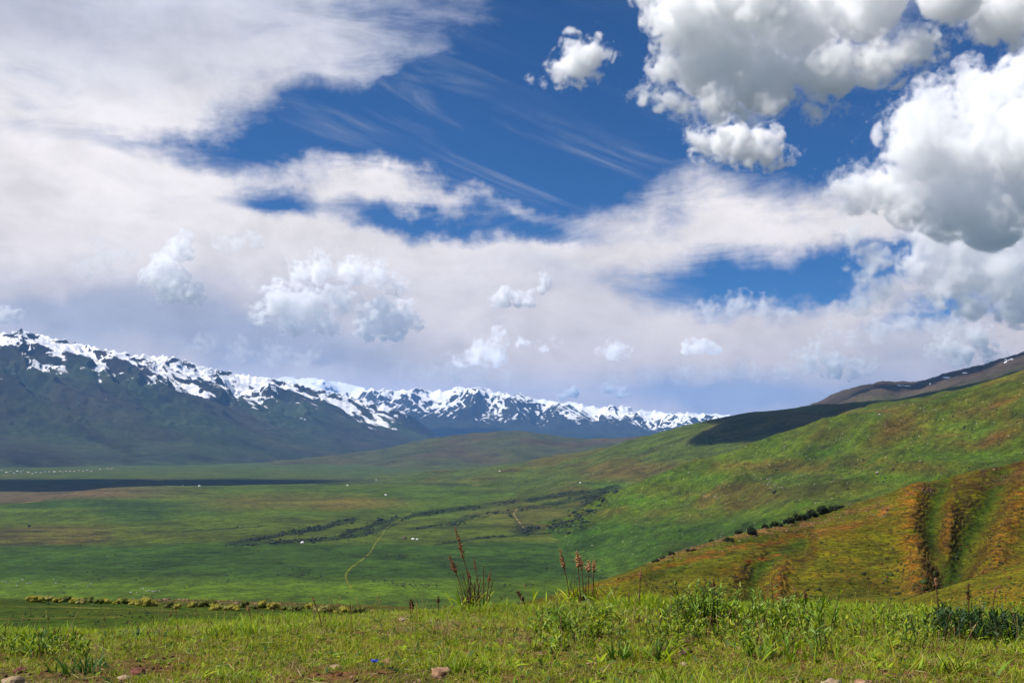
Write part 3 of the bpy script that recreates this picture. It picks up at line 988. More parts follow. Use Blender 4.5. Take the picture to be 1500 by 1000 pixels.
M_SLOPE = terrain_mat("slope_pasture", (120, 22, 6), 0.44, bump=1.6, bscale=12, speck=(7.0, 0.69, lin(150, 140, 120)))
RSR = [(420, 7200, 716), (500, 7100, 706), (560, 7000, 698), (640, 6600, 691), (700, 6200, 687), (760, 6000, 680), (800, 5800, 673), (860, 5650, 663), (900, 5500, 655), (950, 5350, 642), (1000, 5200, 628), (1050, 5100, 616), (1100, 5000, 607), (1200, 4900, 598), (1285, 4800, 594),
       (1340, 4750, 586), (1400, 4700, 573), (1450, 4650, 561), (1500, 4600, 547), (1700, 4500, 500), (2300, 4300, 380)]
patch("right_slope_hill", 420, 2300, 2.5, [
    [(420, 4600, 732), (700, 3700, 752), (850, 3000, 764), (950, 2500, 790), (1200, 2200, 800), (2300, 2000, 800)],
    [(420, 5800, 722), (560, 5300, 716), (700, 4700, 711), (850, 4100, 713), (950, 3800, 702), (1100, 3600, 680), (1300, 3500, 660), (1500, 3400, 630), (2300, 3200, 520)],
    RSR, [(p, y + 1500, r + 45) for p, y, r in RSR]], [70, 100, 15], rs_disp, rs_col, M_SLOPE, soft=(60, 60, 12, 20))


# ---- green hill in front of it
def gh_disp(x, Y, z, px, t):
    w = fbm2(x / 300, Y / 300, 3, 99) * 120
    sp = fbm2((x + w + 0.45 * Y) / 330, (Y + w) / 900, 5, 95, 0.5, True)
    d = (sp - 0.15) * 44 * sstep(t, 0.3, 1.2) + fbm2(x / 600, (Y + 0.5 * x) / 500, 3, 94) * 22 * sstep(t, 0.3, 1.0) + fbm2(x / 70, Y / 90, 5, 96, 0.55) * 3.2
    return d * (1 - 0.75 * np.exp(-((t - 2) / 0.10) ** 2)) * sstep(t, 0.0, 0.5)


def gh_col(c):
    x, Y, px, py = c["x"], c["Y"], c["px"], c["py"]
    n = fbm2(x / 260, Y / 420, 5, 97); n2 = fbm2(x / 70, Y / 110, 5, 98, 0.6)
    qx = px + 30 * n + 12 * n2; qy = py + 10 * n2
    col = np.broadcast_to(np.array(lin(84, 110, 34)), (*n.shape, 3)).copy()
    col = lay(col, sstep(n2 + 0.8 * n, -0.15, 0.45) * 0.8, np.array(lin(104, 96, 46)))
    col = lay(col, sstep(n2 - 0.6 * n, 0.2, 0.6) * 0.6, np.array(lin(62, 110, 26)))
    for (cx, cy_, rx, ry, rot, a, rgb) in (
            (1310, 620, 40, 16, -25, 0.85, (122, 84, 54)), (1290, 645, 70, 12, -22, 0.7, (112, 84, 52)), (1460, 640, 55, 10, -24, 0.95, (140, 92, 60)), (1450, 590, 70, 10, -22, 0.6, (118, 92, 56)), (1440, 575, 60, 8, -20, 0.4, (112, 92, 54)),
            (1470, 588, 30, 6, -22, 0.8, (136, 88, 58)), (1200, 640, 60, 9, -22, 0.5, (118, 98, 60)), (1170, 720, 130, 14, -8, 0.75, (92, 82, 52)), (1340, 690, 120, 12, -12, 0.45, (96, 88, 52)), (1100, 640, 90, 8, -22, 0.3, (112, 104, 58)),
            (1150, 684, 30, 6, -10, 0.6, (66, 66, 48)), (1245, 680, 16, 4, 0, 0.8, (78, 62, 50)), (1040, 726, 12, 3, -20, 0.9, (176, 128, 84)), (960, 715, 40, 8, -15, 0.5, (102, 100, 56)), (1000, 740, 40, 5, -15, 0.5, (58, 66, 44)), (1180, 655, 30, 6, -20, 0.4, (60, 70, 44))):
        a_ = math.radians(-rot)
        dx, dy = qx - cx, qy - cy_
        u = dx * math.cos(a_) - dy * math.sin(a_); v = dx * math.sin(a_) + dy * math.cos(a_)
        col = lay(col, sstep(np.hypot(u / rx, v / ry), 1.6, 0.2) * a * 0.75, np.array(lin(rgb[0] * 0.9, rgb[1] * 0.98, rgb[2] * 0.85)))
    for (cx, cy_, rx, ry) in ((1200, 660, 60, 10), (1060, 700, 90, 9), (1400, 668, 90, 9), (1440, 625, 60, 9), (930, 735, 50, 8), (1330, 700, 100, 6)):
        col = lay(col, ell(qx, qy, cx, cy_, rx, ry, 0.8) * 0.55 * sstep(n2, -0.5, 0.1), np.array(lin(70, 122, 26)))
    col = lay(col, sstep(qy, 745, 775) * 0.8, np.array(lin(58, 98, 38)))
    col = lay(col, sstep(qy, 800, 825) * 0.5, np.array(lin(80, 116, 34)))
    return col * K_ALB


GHR = [(700, 3100, 800), (800, 3050, 776), (850, 3000, 756), (880, 2950, 740), (920, 2950, 721), (960, 2900, 704), (1020, 2900, 683), (1075, 2850, 663), (1130, 2800, 646), (1200, 2750, 627), (1250, 2700, 612), (1300, 2650, 599), (1350, 2600, 589), (1400, 2550, 579), (1450, 2500, 567), (1500, 2450, 556), (1700, 2400, 510), (2300, 2300, 400)]
patch("green_hill", 700, 2300, 1.8, [
    [(700, 2300, 850), (820, 1900, 840), (900, 1750, 850), (1000, 1500, 870), (1200, 1200, 890), (1500, 1000, 910), (2300, 900, 930)],
    [(700, 2700, 815), (820, 2350, 795), (900, 2250, 785), (1000, 2000, 790), (1100, 1850, 785), (1200, 1700, 780), (1500, 1450, 760), (2300, 1300, 720)],
    GHR, [(p, y + 700, r + 60) for p, y, r in GHR]], [60, 170, 15], gh_disp, gh_col, M_SLOPE, soft=(50, 50, 6, 20))
# ---- gullied hill at the right, cattle-stepped
GUL = [
    ([(1175, 795), (1135, 815), (1110, 838), (1098, 862), (1092, 900)], 16, 2.2),
    ([(1385, 705), (1370, 735), (1362, 770), (1370, 805), (1392, 845)], 17, 2.7),
    ([(1470, 690), (1448, 735), (1425, 775), (1410, 810), (1392, 850), (1375, 885)], 22, 3.3),
    ([(1250, 748), (1160, 770), (1050, 808), (960, 842)], 12, 1.2),
]
RIB = [([(1340, 700), (1335, 760), (1340, 820), (1350, 870)], 22, 2.0), ([(1395, 735), (1390, 775), (1388, 815)], 10, 2.2), ([(1500, 720), (1475, 780), (1450, 840)], 20, 2.2), ([(1150, 815), (1140, 850), (1140, 885)], 14, 1.6)]


def gu_terr(x, Y, px, py):
    wob = 9 * fbm2(x / 14, Y / 14, 4, 106)
    terr = 0.22 + 0.35 * sstep(fbm2(x / 22, Y / 30, 4, 107), 0.0, 0.4)
    for pts, w, hgt in RIB:
        terr = np.maximum(terr, np.exp(-(poly_d(px + wob, py, pts, 0.7) / (w * 1.1)) ** 2) * 0.9)
    for pts, w, dep in GUL[:3]:
        d = poly_d(px + wob, py, pts, 0.7)
        terr = np.maximum(terr, np.exp(-((d - w * 1.0) / (w * 0.75)) ** 2))
        terr = terr * (1 - 0.85 * np.exp(-(d / (w * 0.4)) ** 2))
    return terr


def gu_disp(x, Y, z, px, t):
    py = HY - z * F / Y
    d = fbm2(x / 40, Y / 60, 5, 101, 0.5) * 2.2 + fbm2(x / 7, Y / 9, 4, 102, 0.55) * 0.4
    wob = 8 * fbm2(x / 14, Y / 14, 4, 103)
    for pts, w, dep in GUL:
        d = d - dep * np.exp(-(poly_d(px + wob, py, pts, 0.7) / w) ** 2)
    for pts, w, hgt in RIB:
        d = d + hgt * np.exp(-(poly_d(px + wob, py, pts, 0.7) / w) ** 2)
    # cattle steps
    zz = z + d
    ph = zz / 1.15 + 2.2 * fbm2(x / 18, Y / 22, 4, 108) + 0.5 * fbm2(x / 2.5, Y / 3.5, 3, 109)
    d = d + 0.26 * np.sin(2 * math.pi * ph) * gu_terr(x, Y, px, py)
    return d * (1 - 0.85 * np.exp(-((t - 2) / 0.10) ** 2)) * sstep(t, 2.6, 2.05)


def gu_col(c):
    x, Y, px, py, t, z = (c[k] for k in ("x", "Y", "px", "py", "t", "z"))
    n = fbm2(x / 26, Y / 40, 5, 104, 0.55); n2 = fbm2(x / 5, Y / 8, 5, 105, 0.6); n3 = fbm2(x / 1.2, Y / 2.4, 4, 110, 0.6)
    wob = 9 * fbm2(x / 14, Y / 14, 4, 106)
    col = np.broadcast_to(np.array(lin(112, 120, 28)), (*n.shape, 3)).copy()
    col = lay(col, sstep(n + 0.5 * n2, -0.1, 0.4) * 0.7, np.array(lin(134, 114, 36)))
    col = lay(col, sstep(n2 - 0.4 * n, 0.1, 0.45) * 0.7, np.array(lin(84, 98, 26)))
    for pts, w, hgt in RIB:
        m = np.exp(-(poly_d(px + wob, py, pts, 0.7) / (w * 0.9)) ** 2)
        col = lay(col, m * 0.8 * sstep(n2, -0.4, 0.2), np.array(lin(162, 116, 46)))
    for k, (pts, w, dep) in enumerate(GUL):
        d = poly_d(px + wob, py, pts, 0.7)
        if k < 3:
            col = lay(col, np.exp(-((d - w * 1.1) / (w * 0.45)) ** 2) * 0.55 * sstep(n2, -0.5, 0.1), np.array(lin(100, 76, 40)))
        col = lay(col, np.exp(-(d / (w * 0.6)) ** 2) * (0.9 if k < 3 else 0.6) * sstep(n2, -0.8, -0.2), np.array(lin(64, 96, 28)))
    # stony crest and bare paths
    for pts, w, rgb, a in (([(955, 822), (1010, 803), (1070, 785), (1130, 776), (1190, 765), (1240, 752), (1290, 735)], 9, (150, 116, 92), 0.8), ([(1290, 752), (1330, 725), (1350, 712)], 6, (178, 124, 76), 0.9),
                           ([(1000, 818), (1080, 802), (1150, 790), (1250, 770), (1300, 745)], 8, (160, 108, 58), 0.7), ([(1060, 830), (1150, 812)], 6, (158, 100, 48), 0.8), ([(900, 850), (960, 832), (1060, 812)], 6, (150, 100, 48), 0.6),
                           ([(1440, 712), (1500, 690)], 14, (120, 92, 76), 0.8), ([(1390, 715), (1480, 700)], 6, (70, 66, 44), 0.7), ([(1350, 722), (1500, 675)], 7, (88, 72, 44), 0.6)):
        d = poly_d(px + wob * 0.6, py + 2 * n2, pts, 1.2)
        col = lay(col, sstep(d, w, w * 0.2) * a * sstep(n2, -0.3, 0.15), np.array(lin(*rgb)))
    col = lay(col, sstep(py, 850, 885) * sstep(px, 1350, 1100) * 0.4, np.array(lin(104, 100, 26)))
    col = lay(col, sstep(n3, 0.2, 0.55) * 0.5, np.array(lin(62, 66, 24)))
    col = col * (1 + 0.25 * n3)[..., None]
    c["attrs"] = {"terr": np.clip(gu_terr(x, Y, px, py), 0, 1)}
    return col * K_ALB


M_GUL = terrain_mat("stepped_hillside", (14, 2.6, 0.7), 0.4, bump=0.35, bscale=1.2, terr=(1.15, None), speck=(1.3, 0.64, lin(56, 62, 20)), dash=(1.5, 0.42, 0.45))
GUR = [(560, 205, 905), (660, 210, 897), (740, 220, 888), (790, 225, 876), (830, 230, 866), (880, 240, 851), (920, 250, 839), (960, 262, 822), (1000, 275, 806), (1060, 292, 787), (1100, 305, 777), (1150, 318, 768), (1200, 330, 754), (1235, 338, 742),
       (1290, 350, 727), (1350, 365, 708), (1400, 378, 695), (1450, 388, 684), (1500, 398, 673), (1700, 420, 630), (2300, 450, 520)]
patch("gullied_hill", 560, 2300, 1.3, [
    [(560, 120, 960), (900, 110, 960), (1200, 110, 965), (1500, 115, 950), (2300, 120, 900)],
    [(560, 170, 925), (740, 180, 912), (900, 185, 893), (1000, 195, 885), (1100, 205, 872), (1200, 215, 858), (1350, 235, 835), (1500, 250, 805), (2300, 280, 700)],
    GUR, [(p, y + 90, r + 150) for p, y, r in GUR]], [90, 230, 15], gu_disp, gu_col, M_GUL, soft=(50, 50, 4, 20))


# ---- small green mound at the lower right
def mo_disp(x, Y, z, px, t):
    return fbm2(x / 12, Y / 16, 5, 110, 0.5) * 0.5 * (1 - 0.7 * np.exp(-((t - 1) / 0.1) ** 2)) + fbm2(x / 1.6, Y / 2.2, 4, 111) * 0.08


def mo_col(c):
    x, Y = c["x"], c["Y"]
    n = fbm2(x / 7, Y / 12, 5, 112); n2 = fbm2(x / 1.4, Y / 2.2, 5, 113, 0.6)
    col = np.broadcast_to(np.array(lin(118, 122, 26)), (*n.shape, 3)).copy()
    col = lay(col, sstep(n + 0.4 * n2, 0.0, 0.45) * 0.5, np.array(lin(142, 112, 44)))
    col = lay(col, sstep(n2, 0.2, 0.5) * 0.6, np.array(lin(74, 100, 24)))
    c["attrs"] = {"terr": np.full(n.shape, 0.12)}
    return col * K_ALB


M_MOUND = terrain_mat("mound_grass", (5, 0.9, 0.25), 0.4, bump=0.14, bscale=0.6, speck=(0.9, 0.64, lin(60, 84, 20)), dash=(0.5, 0.16, 0.45))
MOR = [(1150, 92, 930), (1240, 92, 905), (1280, 92, 891), (1320, 93, 880), (1380, 95, 861), (1440, 97, 842), (1500, 100, 825), (1700, 105, 775), (2300, 110, 640)]
patch("grassy_mound", 1150, 2300, 1.6, [
    [(p, 45, r + 160) for p, y, r in MOR], MOR, [(p, y + 30, r + 120) for p, y, r in MOR]], [120, 12], mo_disp, mo_col, M_MOUND, soft=(20, 6, 20))


# ---- bench below the camera at the left, with its shrubby rim
def be_disp(x, Y, z, px, t):
    return fbm2(x / 20, Y / 26, 5, 120, 0.5) * 0.5 + fbm2(x / 3, Y / 4, 4, 121) * 0.12


def be_col(c):
    x, Y, px, py = c["x"], c["Y"], c["px"], c["py"]
    n = fbm2(x / 12, Y / 20, 5, 122); n2 = fbm2(x / 2, Y / 4, 5, 123, 0.6)
    col = np.broadcast_to(np.array(lin(70, 100, 22)), (*n.shape, 3)).copy()
    col = lay(col, sstep(n + 0.4 * n2, -0.05, 0.45) * 0.5, np.array(lin(96, 104, 30)))
    col = lay(col, sstep(n2, 0.15, 0.5) * 0.5, np.array(lin(46, 76, 22)))
    for pts in ([(-100, 907), (0, 906), (120, 904), (200, 903)], [(60, 888), (150, 890), (260, 894)], [(0, 887), (60, 889)]):
        d = poly_d(px, py + 1.0 * n2, pts, 1.0)
        col = lay(col, sstep(d, 1.3, 0.3) * 0.5 * sstep(n2, -0.3, 0.2), np.array(lin(150, 140, 84)))
    col = lay(col, sstep(c["t"], 1.55, 1.9) * sstep(px, 180, 300) * sstep(n2, -0.3, 0.3) * 0.7, np.array(lin(136, 110, 80)))
    c["attrs"] = {"terr": np.full(n.shape, 0.0)}
    return col * K_ALB


M_BENCH = terrain_mat("bench_grass", (9, 1.5, 0.4), 0.4, bump=0.2, bscale=0.8, speck=(1.2, 0.65, lin(44, 70, 18)), dash=(0.9, 0.3, 0.3))
BER = [(-800, 150, 872), (0, 150, 877), (60, 150, 878), (150, 152, 879), (250, 152, 880), (350, 150, 881), (450, 148, 884), (560, 146, 888), (660, 144, 893), (760, 142, 905), (900, 140, 930), (1300, 140, 950)]
patch("lower_bench_ground", -800, 1300, 2.2, [
    [(-800, 30, 1040), (0, 30, 1030), (600, 30, 1010), (1300, 30, 1020)],
    [(-800, 75, 930), (0, 75, 926), (600, 75, 925), (1300, 75, 960)],
    BER, [(p, y * 1.5, r + 14) for p, y, r in BER], [(p, y * 5.2, r + 40) for p, y, r in BER]], [30, 120, 20, 15], be_disp, be_col, M_BENCH, soft=20)


# ---- the knoll the photographer stands on
def knoll_z(x, Y):
    px = 750 + x * F / 10.0
    pts = np.array([(-800, 935), (0, 934), (150, 930), (300, 918), (450, 908), (600, 899), (700, 896), (800, 890), (900, 886), (1000, 886), (1120, 894), (1300, 898), (1500, 908), (2300, 915)], float)
    cy_ = np.interp(px, pts[:, 0], pts[:, 1])
    s = (cy_ - HY) / F * 10.0
    c = (1.235 - s / 2) / 25.0
    b = s / 10.0 - 20 * c
    Yc = np.minimum(Y, 13.0)
    z = -(100 * c + b * Yc + c * Yc * Yc)
    sl = b + 26 * c
    e = np.maximum(Y - 13.0, 0)
    z = z - sl * e - 0.004 * e * e
    z = z + fbm2(x / 2.6, Y / 2.6, 4, 130) * 0.05 + fbm2(x / 0.5, Y / 0.5, 3, 131) * 0.014
    return z


def build_knoll():
    xs = np.concatenate([np.arange(-45, -9, 0.5), np.arange(-9, 9.01, 0.07), np.arange(9.5, 45.1, 0.5)])
    ys = np.concatenate([np.arange(-12, 2.5, 0.5), np.arange(2.5, 14, 0.06), np.arange(14, 47, 0.5)])
    X, Y = np.meshgrid(xs, ys)
    Z = knoll_z(X, Y)
    # at the sides and back the knoll runs down to the bench
    Z = Z - np.maximum(np.abs(X) - 14, 0) ** 1.3 * 0.12
    v = np.stack([X, Y, Z], 2).reshape(-1, 3)
    m, n = X.shape
    ii = np.arange(m * n).reshape(m, n)
    f = np.stack([ii[:-1, :-1], ii[:-1, 1:], ii[1:, 1:], ii[1:, :-1]], 2).reshape(-1, 4)
    mt, nb, out = new_mat("knoll_soil")
    p = nb.node("ShaderNodeNewGeometry").outputs["Position"]
    a = nb.noise(p, 1.4, 6, 0.6); b = nb.noise(p, 14, 5, 0.7); g = nb.noise(p, 60, 4, 0.7)
    c1 = nb.mix(nb.smooth(a, 0.42, 0.62), lin(88, 92, 36), lin(128, 88, 58))
    c2 = nb.mix(nb.smooth(b, 0.4, 0.65), c1, lin(70, 62, 34))
    c3 = nb.mix(nb.smooth(g, 0.5, 0.7, 0, 0.6), c2, lin(168, 132, 92))
    bs = nb.node("ShaderNodeBsdfPrincipled")
    nb.put(bs.inputs["Base Color"], nb.vm("SCALE", c3, scale=0.8))
    bs.inputs["Roughness"].default_value = 1.0
    bs.inputs["Specular IOR Level"].default_value = 0.05
    bp = nb.node("ShaderNodeBump"); bp.inputs["Distance"].default_value = 0.03
    nb.put(bp.inputs["Height"], nb.add(b, nb.mul(g, 0.4)))
    nb.l.new(bp.outputs[0], bs.inputs["Normal"])
    nb.l.new(bs.outputs[0], out.inputs[0])
    me = mesh_np("foreground_ground", v, f, mt, smooth=True)
    tag(obj("foreground_ground", me), None, None, None, "structure")


build_knoll()

# ---- ground beyond everything, to the horizon all round
def build_plain():
    R = 90000.0
    a = np.linspace(0, 2 * math.pi, 97)[:-1]
    rs = [0.0, 600, 2500, 9000, 25000, R]
    v = [(0, 0, -300)] + [(r * math.sin(t), r * math.cos(t), -300.0 if r < 1e4 else -330) for r in rs[1:] for t in a]
    n = len(a)
    tri = [(0, 1 + (i + 1) % n, 1 + i) for i in range(n)]
    quads = []
    for k in range(len(rs) - 2):
        o0, o1 = 1 + k * n, 1 + (k + 1) * n
        quads += [(o0 + i, o0 + (i + 1) % n, o1 + (i + 1) % n, o1 + i) for i in range(n)]
    me = mesh_np("outer_ground", v, [np.array(tri), np.array(quads)], None, smooth=True)
    set_attr(me, "col", np.tile(np.array(lin(84, 104, 56)) * K_ALB, (len(v), 1)))
    me.materials.append(M_HILL)
    tag(obj("outer_ground", me), None, None, None, "structure")


build_plain()
# ------------------------------------------------------------------ the air itself
def build_haze():
    x0, x1, y0, y1, z0, z1 = -30000.0, 30000.0, -9000.0, 44000.0, -420.0, 2120.0
    v = [(x, y, z) for x in (x0, x1) for y in (y0, y1) for z in (z0, z1)]
    f = [(0, 1, 3, 2), (4, 6, 7, 5), (0, 4, 5, 1), (2, 3, 7, 6), (0, 2, 6, 4), (1, 5, 7, 3)]
    m, nb, out = new_mat("haze_air")
    pv = nb.node("ShaderNodeVolumePrincipled")
    pv.inputs["Color"].default_value = (0.20, 0.47, 1.0, 1)
    pv.inputs["Density"].default_value = 2.05e-5
    pv.inputs["Anisotropy"].default_value = 0.1
    nb.l.new(pv.outputs[0], out.inputs["Volume"])
    tag(obj("haze", mesh_np("haze", v, np.array(f), m)), None, None, None, "stuff")


build_haze()
# ------------------------------------------------------------------ plants: leaf material and builders
def leaf_mat(name, trans=0.35, rough=0.6):
    m, nb, out = new_mat(name)
    col = nb.node("ShaderNodeAttribute", attribute_name="col").outputs["Color"]
    p = nb.node("ShaderNodeNewGeometry").outputs["Position"]
    n = nb.noise(p, 3.0, 3.0, 0.6)
    cc = nb.vm("SCALE", col, scale=nb.lin(n, 0.3, 0.7, 0.75, 1.25))
    bs = nb.node("ShaderNodeBsdfPrincipled")
    nb.put(bs.inputs["Base Color"], cc)
    bs.inputs["Roughness"].default_value = rough
    bs.inputs["Specular IOR Level"].default_value = 0.25
    tr = nb.node("ShaderNodeBsdfTranslucent")
    nb.put(tr.inputs["Color"], nb.vm("MULTIPLY", cc, (1.2, 1.25, 0.7)))
    mx = nb.node("ShaderNodeMixShader")
    mx.inputs[0].default_value = trans
    nb.l.new(bs.outputs[0], mx.inputs[1]); nb.l.new(tr.outputs[0], mx.inputs[2])
    nb.l.new(mx.outputs[0], out.inputs[0])
    return m


M_LEAF = leaf_mat("leaf_green")
M_STRAW = leaf_mat("dry_stalk", 0.1, 0.9)


class Plant:
    """collects blades, stems and leaves of one mesh with a colour per vertex"""
    def __init__(self):
        self.v, self.f3, self.f4, self.c, self.n = [], [], [], [], 0

    def blade(self, base, d, length, width, bend, col, tip=None, seg=3, fold=0.0, belly=0.0):
        base = np.array(base, float); d = np.array(d, float); d /= np.linalg.norm(d)
        side = np.cross(d, (0, 0, 1.0)); s = np.linalg.norm(side)
        if s < 1e-3:
            side = np.array([1.0, 0, 0]); s = 1
        side /= s
        ang = rnd.uniform(-0.9, 0.9)
        side = side * math.cos(ang) + np.cross(d, side) * math.sin(ang)
        hor = np.array([d[0], d[1], 0.0]); h = np.linalg.norm(hor)
        hor = hor / h if h > 1e-3 else np.array([rnd.uniform(-1, 1), rnd.uniform(-1, 1), 0])
        tip = tip if tip is not None else col
        i0 = self.n
        for k in range(seg):
            t = k / seg
            q = base + d * length * t + (hor * 0.6 - np.array([0, 0, 0.55])) * bend * length * t * t
            w = width * ((1 - t) ** 0.6 if belly == 0 else (0.25 + 2.2 * t) if t < 0.34 else 1.0 * (1 - (t - 0.34) / 0.66 * 0.55))
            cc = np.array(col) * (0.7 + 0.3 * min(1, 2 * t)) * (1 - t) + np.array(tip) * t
            self.v += [q - side * w / 2, q + side * w / 2]; self.c += [cc, cc]; self.n += 2
        q = base + d * length + (hor * 0.6 - np.array([0, 0, 0.55])) * bend * length
        self.v.append(q); self.c.append(np.array(tip)); self.n += 1
        for k in range(seg - 1):
            a = i0 + 2 * k
            self.f4.append((a, a + 1, a + 3, a + 2))
        a = i0 + 2 * (seg - 1)
        self.f3.append((a, a + 1, a + 2))

    def stem(self, pts, r0, r1, col, sides=4):
        pts = [np.array(p, float) for p in pts]
        i0 = self.n
        for k, p in enumerate(pts):
            t = k / max(len(pts) - 1, 1); r = r0 + (r1 - r0) * t
            d = pts[min(k + 1, len(pts) - 1)] - pts[max(k - 1, 0)]
            d /= max(np.linalg.norm(d), 1e-9)
            a = np.cross(d, (0.3, 1, 0.1)); a /= np.linalg.norm(a); b = np.cross(d, a)
            for s in range(sides):
                w = 2 * math.pi * s / sides
                self.v.append(p + (a * math.cos(w) + b * math.sin(w)) * r); self.c.append(np.array(col)); self.n += 1
        for k in range(len(pts) - 1):
            for s in range(sides):
                a = i0 + k * sides
                self.f4.append((a + s, a + (s + 1) % sides, a + sides + (s + 1) % sides, a + sides + s))

    def lump(self, c, r, col, tpl=None, jit=0.25, squash=1.0):
        tv, tf = tpl or ICO1
        rr = 1 + np.array([rnd.uniform(-jit, jit) for _ in range(len(tv))])[:, None]
        v = tv * rr * r * np.array([1, 1, squash]) + np.array(c)
        self.v += list(v); self.c += [np.array(col)] * len(v)
        self.f3 += [tuple(q + self.n) for q in tf]; self.n += len(v)

    def leaf_card(self, c, size, col, up=0.5):
        d = np.array([rnd.gauss(0, 1), rnd.gauss(0, 1), rnd.gauss(0, 1) + up]); d /= np.linalg.norm(d)
        e = np.cross(d, (rnd.gauss(0, 1), rnd.gauss(0, 1), rnd.gauss(0, 1))); e /= max(np.linalg.norm(e), 1e-6)
        g = np.cross(d, e)
        c = np.array(c, float); L = size; W = size * 0.5
        self.v += [c - e * L * 0.5, c + g * W * 0.5 + d * L * 0.1, c + e * L * 0.5, c - g * W * 0.5 + d * L * 0.1]
        self.c += [np.array(col)] * 4
        self.f4.append((self.n, self.n + 1, self.n + 2, self.n + 3)); self.n += 4

    def mesh(self, name, mat):
        me = mesh_np(name, np.array(self.v), [np.array(x).reshape(-1, k) for x, k in ((self.f3, 3), (self.f4, 4)) if len(x)], mat)
        set_attr(me, "col", np.clip(np.array(self.c), 0, 1))
        return me


def up_dir(lean):
    a = rnd.uniform(0, 2 * math.pi)
    return (math.cos(a) * lean, math.sin(a) * lean, 1.0)


A_ = lambda r, g, b, k=0.62: tuple(np.array(lin(r, g, b)) * k)
C_FRESH = [A_(136, 160, 24, .95), A_(154, 170, 28, .95), A_(110, 144, 28, .9), A_(170, 174, 38, .95)]
C_YEL = [A_(176, 164, 50, .8), A_(160, 150, 40, .8), A_(186, 168, 66, .8)]
C_DRY = [A_(196, 172, 112), A_(176, 140, 88), A_(204, 186, 132)]
C_DARK = [A_(70, 104, 36, .8), A_(60, 92, 32, .8), A_(82, 114, 42, .8)]
C_RED = [A_(120, 64, 44), A_(96, 60, 42)]


def place(px, py, Y=None):
    """a point of the knoll near a photo position"""
    if Y is None:
        ys = np.arange(3.5, 20, 0.02)
        xs = (px - 750) * ys / F
        r = HY - knoll_z(xs, ys) * F / ys
        k = np.argmax(r < py) if (r < py).any() else int(np.argmin(np.abs(r - py)))
        Y = float(ys[k])
    x = (px - 750) * Y / F
    return (x, Y, float(knoll_z(np.array([x]), np.array([Y]))[0]))


# ------------------------------------------------------------------ the short meadow grass of the knoll
def tuft(kind):
    p = Plant()
    n = {"low": 13, "mix": 12, "dry": 9, "tall": 12, "rosette": 9}[kind]
    for _ in range(n):
        b = (rnd.gauss(0, 0.022), rnd.gauss(0, 0.022), -0.01)
        if kind == "low":
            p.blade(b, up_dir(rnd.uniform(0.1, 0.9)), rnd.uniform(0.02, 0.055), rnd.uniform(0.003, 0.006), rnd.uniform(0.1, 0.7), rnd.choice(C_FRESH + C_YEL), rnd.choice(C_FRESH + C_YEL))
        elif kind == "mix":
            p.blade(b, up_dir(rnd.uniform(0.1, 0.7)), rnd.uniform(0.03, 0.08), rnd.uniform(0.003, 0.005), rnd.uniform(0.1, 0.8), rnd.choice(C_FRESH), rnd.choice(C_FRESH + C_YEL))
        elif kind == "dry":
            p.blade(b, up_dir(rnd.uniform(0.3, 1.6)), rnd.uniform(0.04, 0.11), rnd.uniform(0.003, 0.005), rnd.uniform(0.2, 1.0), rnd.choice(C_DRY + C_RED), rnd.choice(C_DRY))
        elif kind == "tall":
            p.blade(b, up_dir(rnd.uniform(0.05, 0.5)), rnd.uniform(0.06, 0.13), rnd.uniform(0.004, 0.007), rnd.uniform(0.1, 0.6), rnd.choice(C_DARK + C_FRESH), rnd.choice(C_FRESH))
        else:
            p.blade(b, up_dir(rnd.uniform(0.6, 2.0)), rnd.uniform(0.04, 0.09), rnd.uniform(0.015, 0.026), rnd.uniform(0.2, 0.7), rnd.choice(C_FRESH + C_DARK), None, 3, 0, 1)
    return p.mesh("tuft_" + kind, M_LEAF)


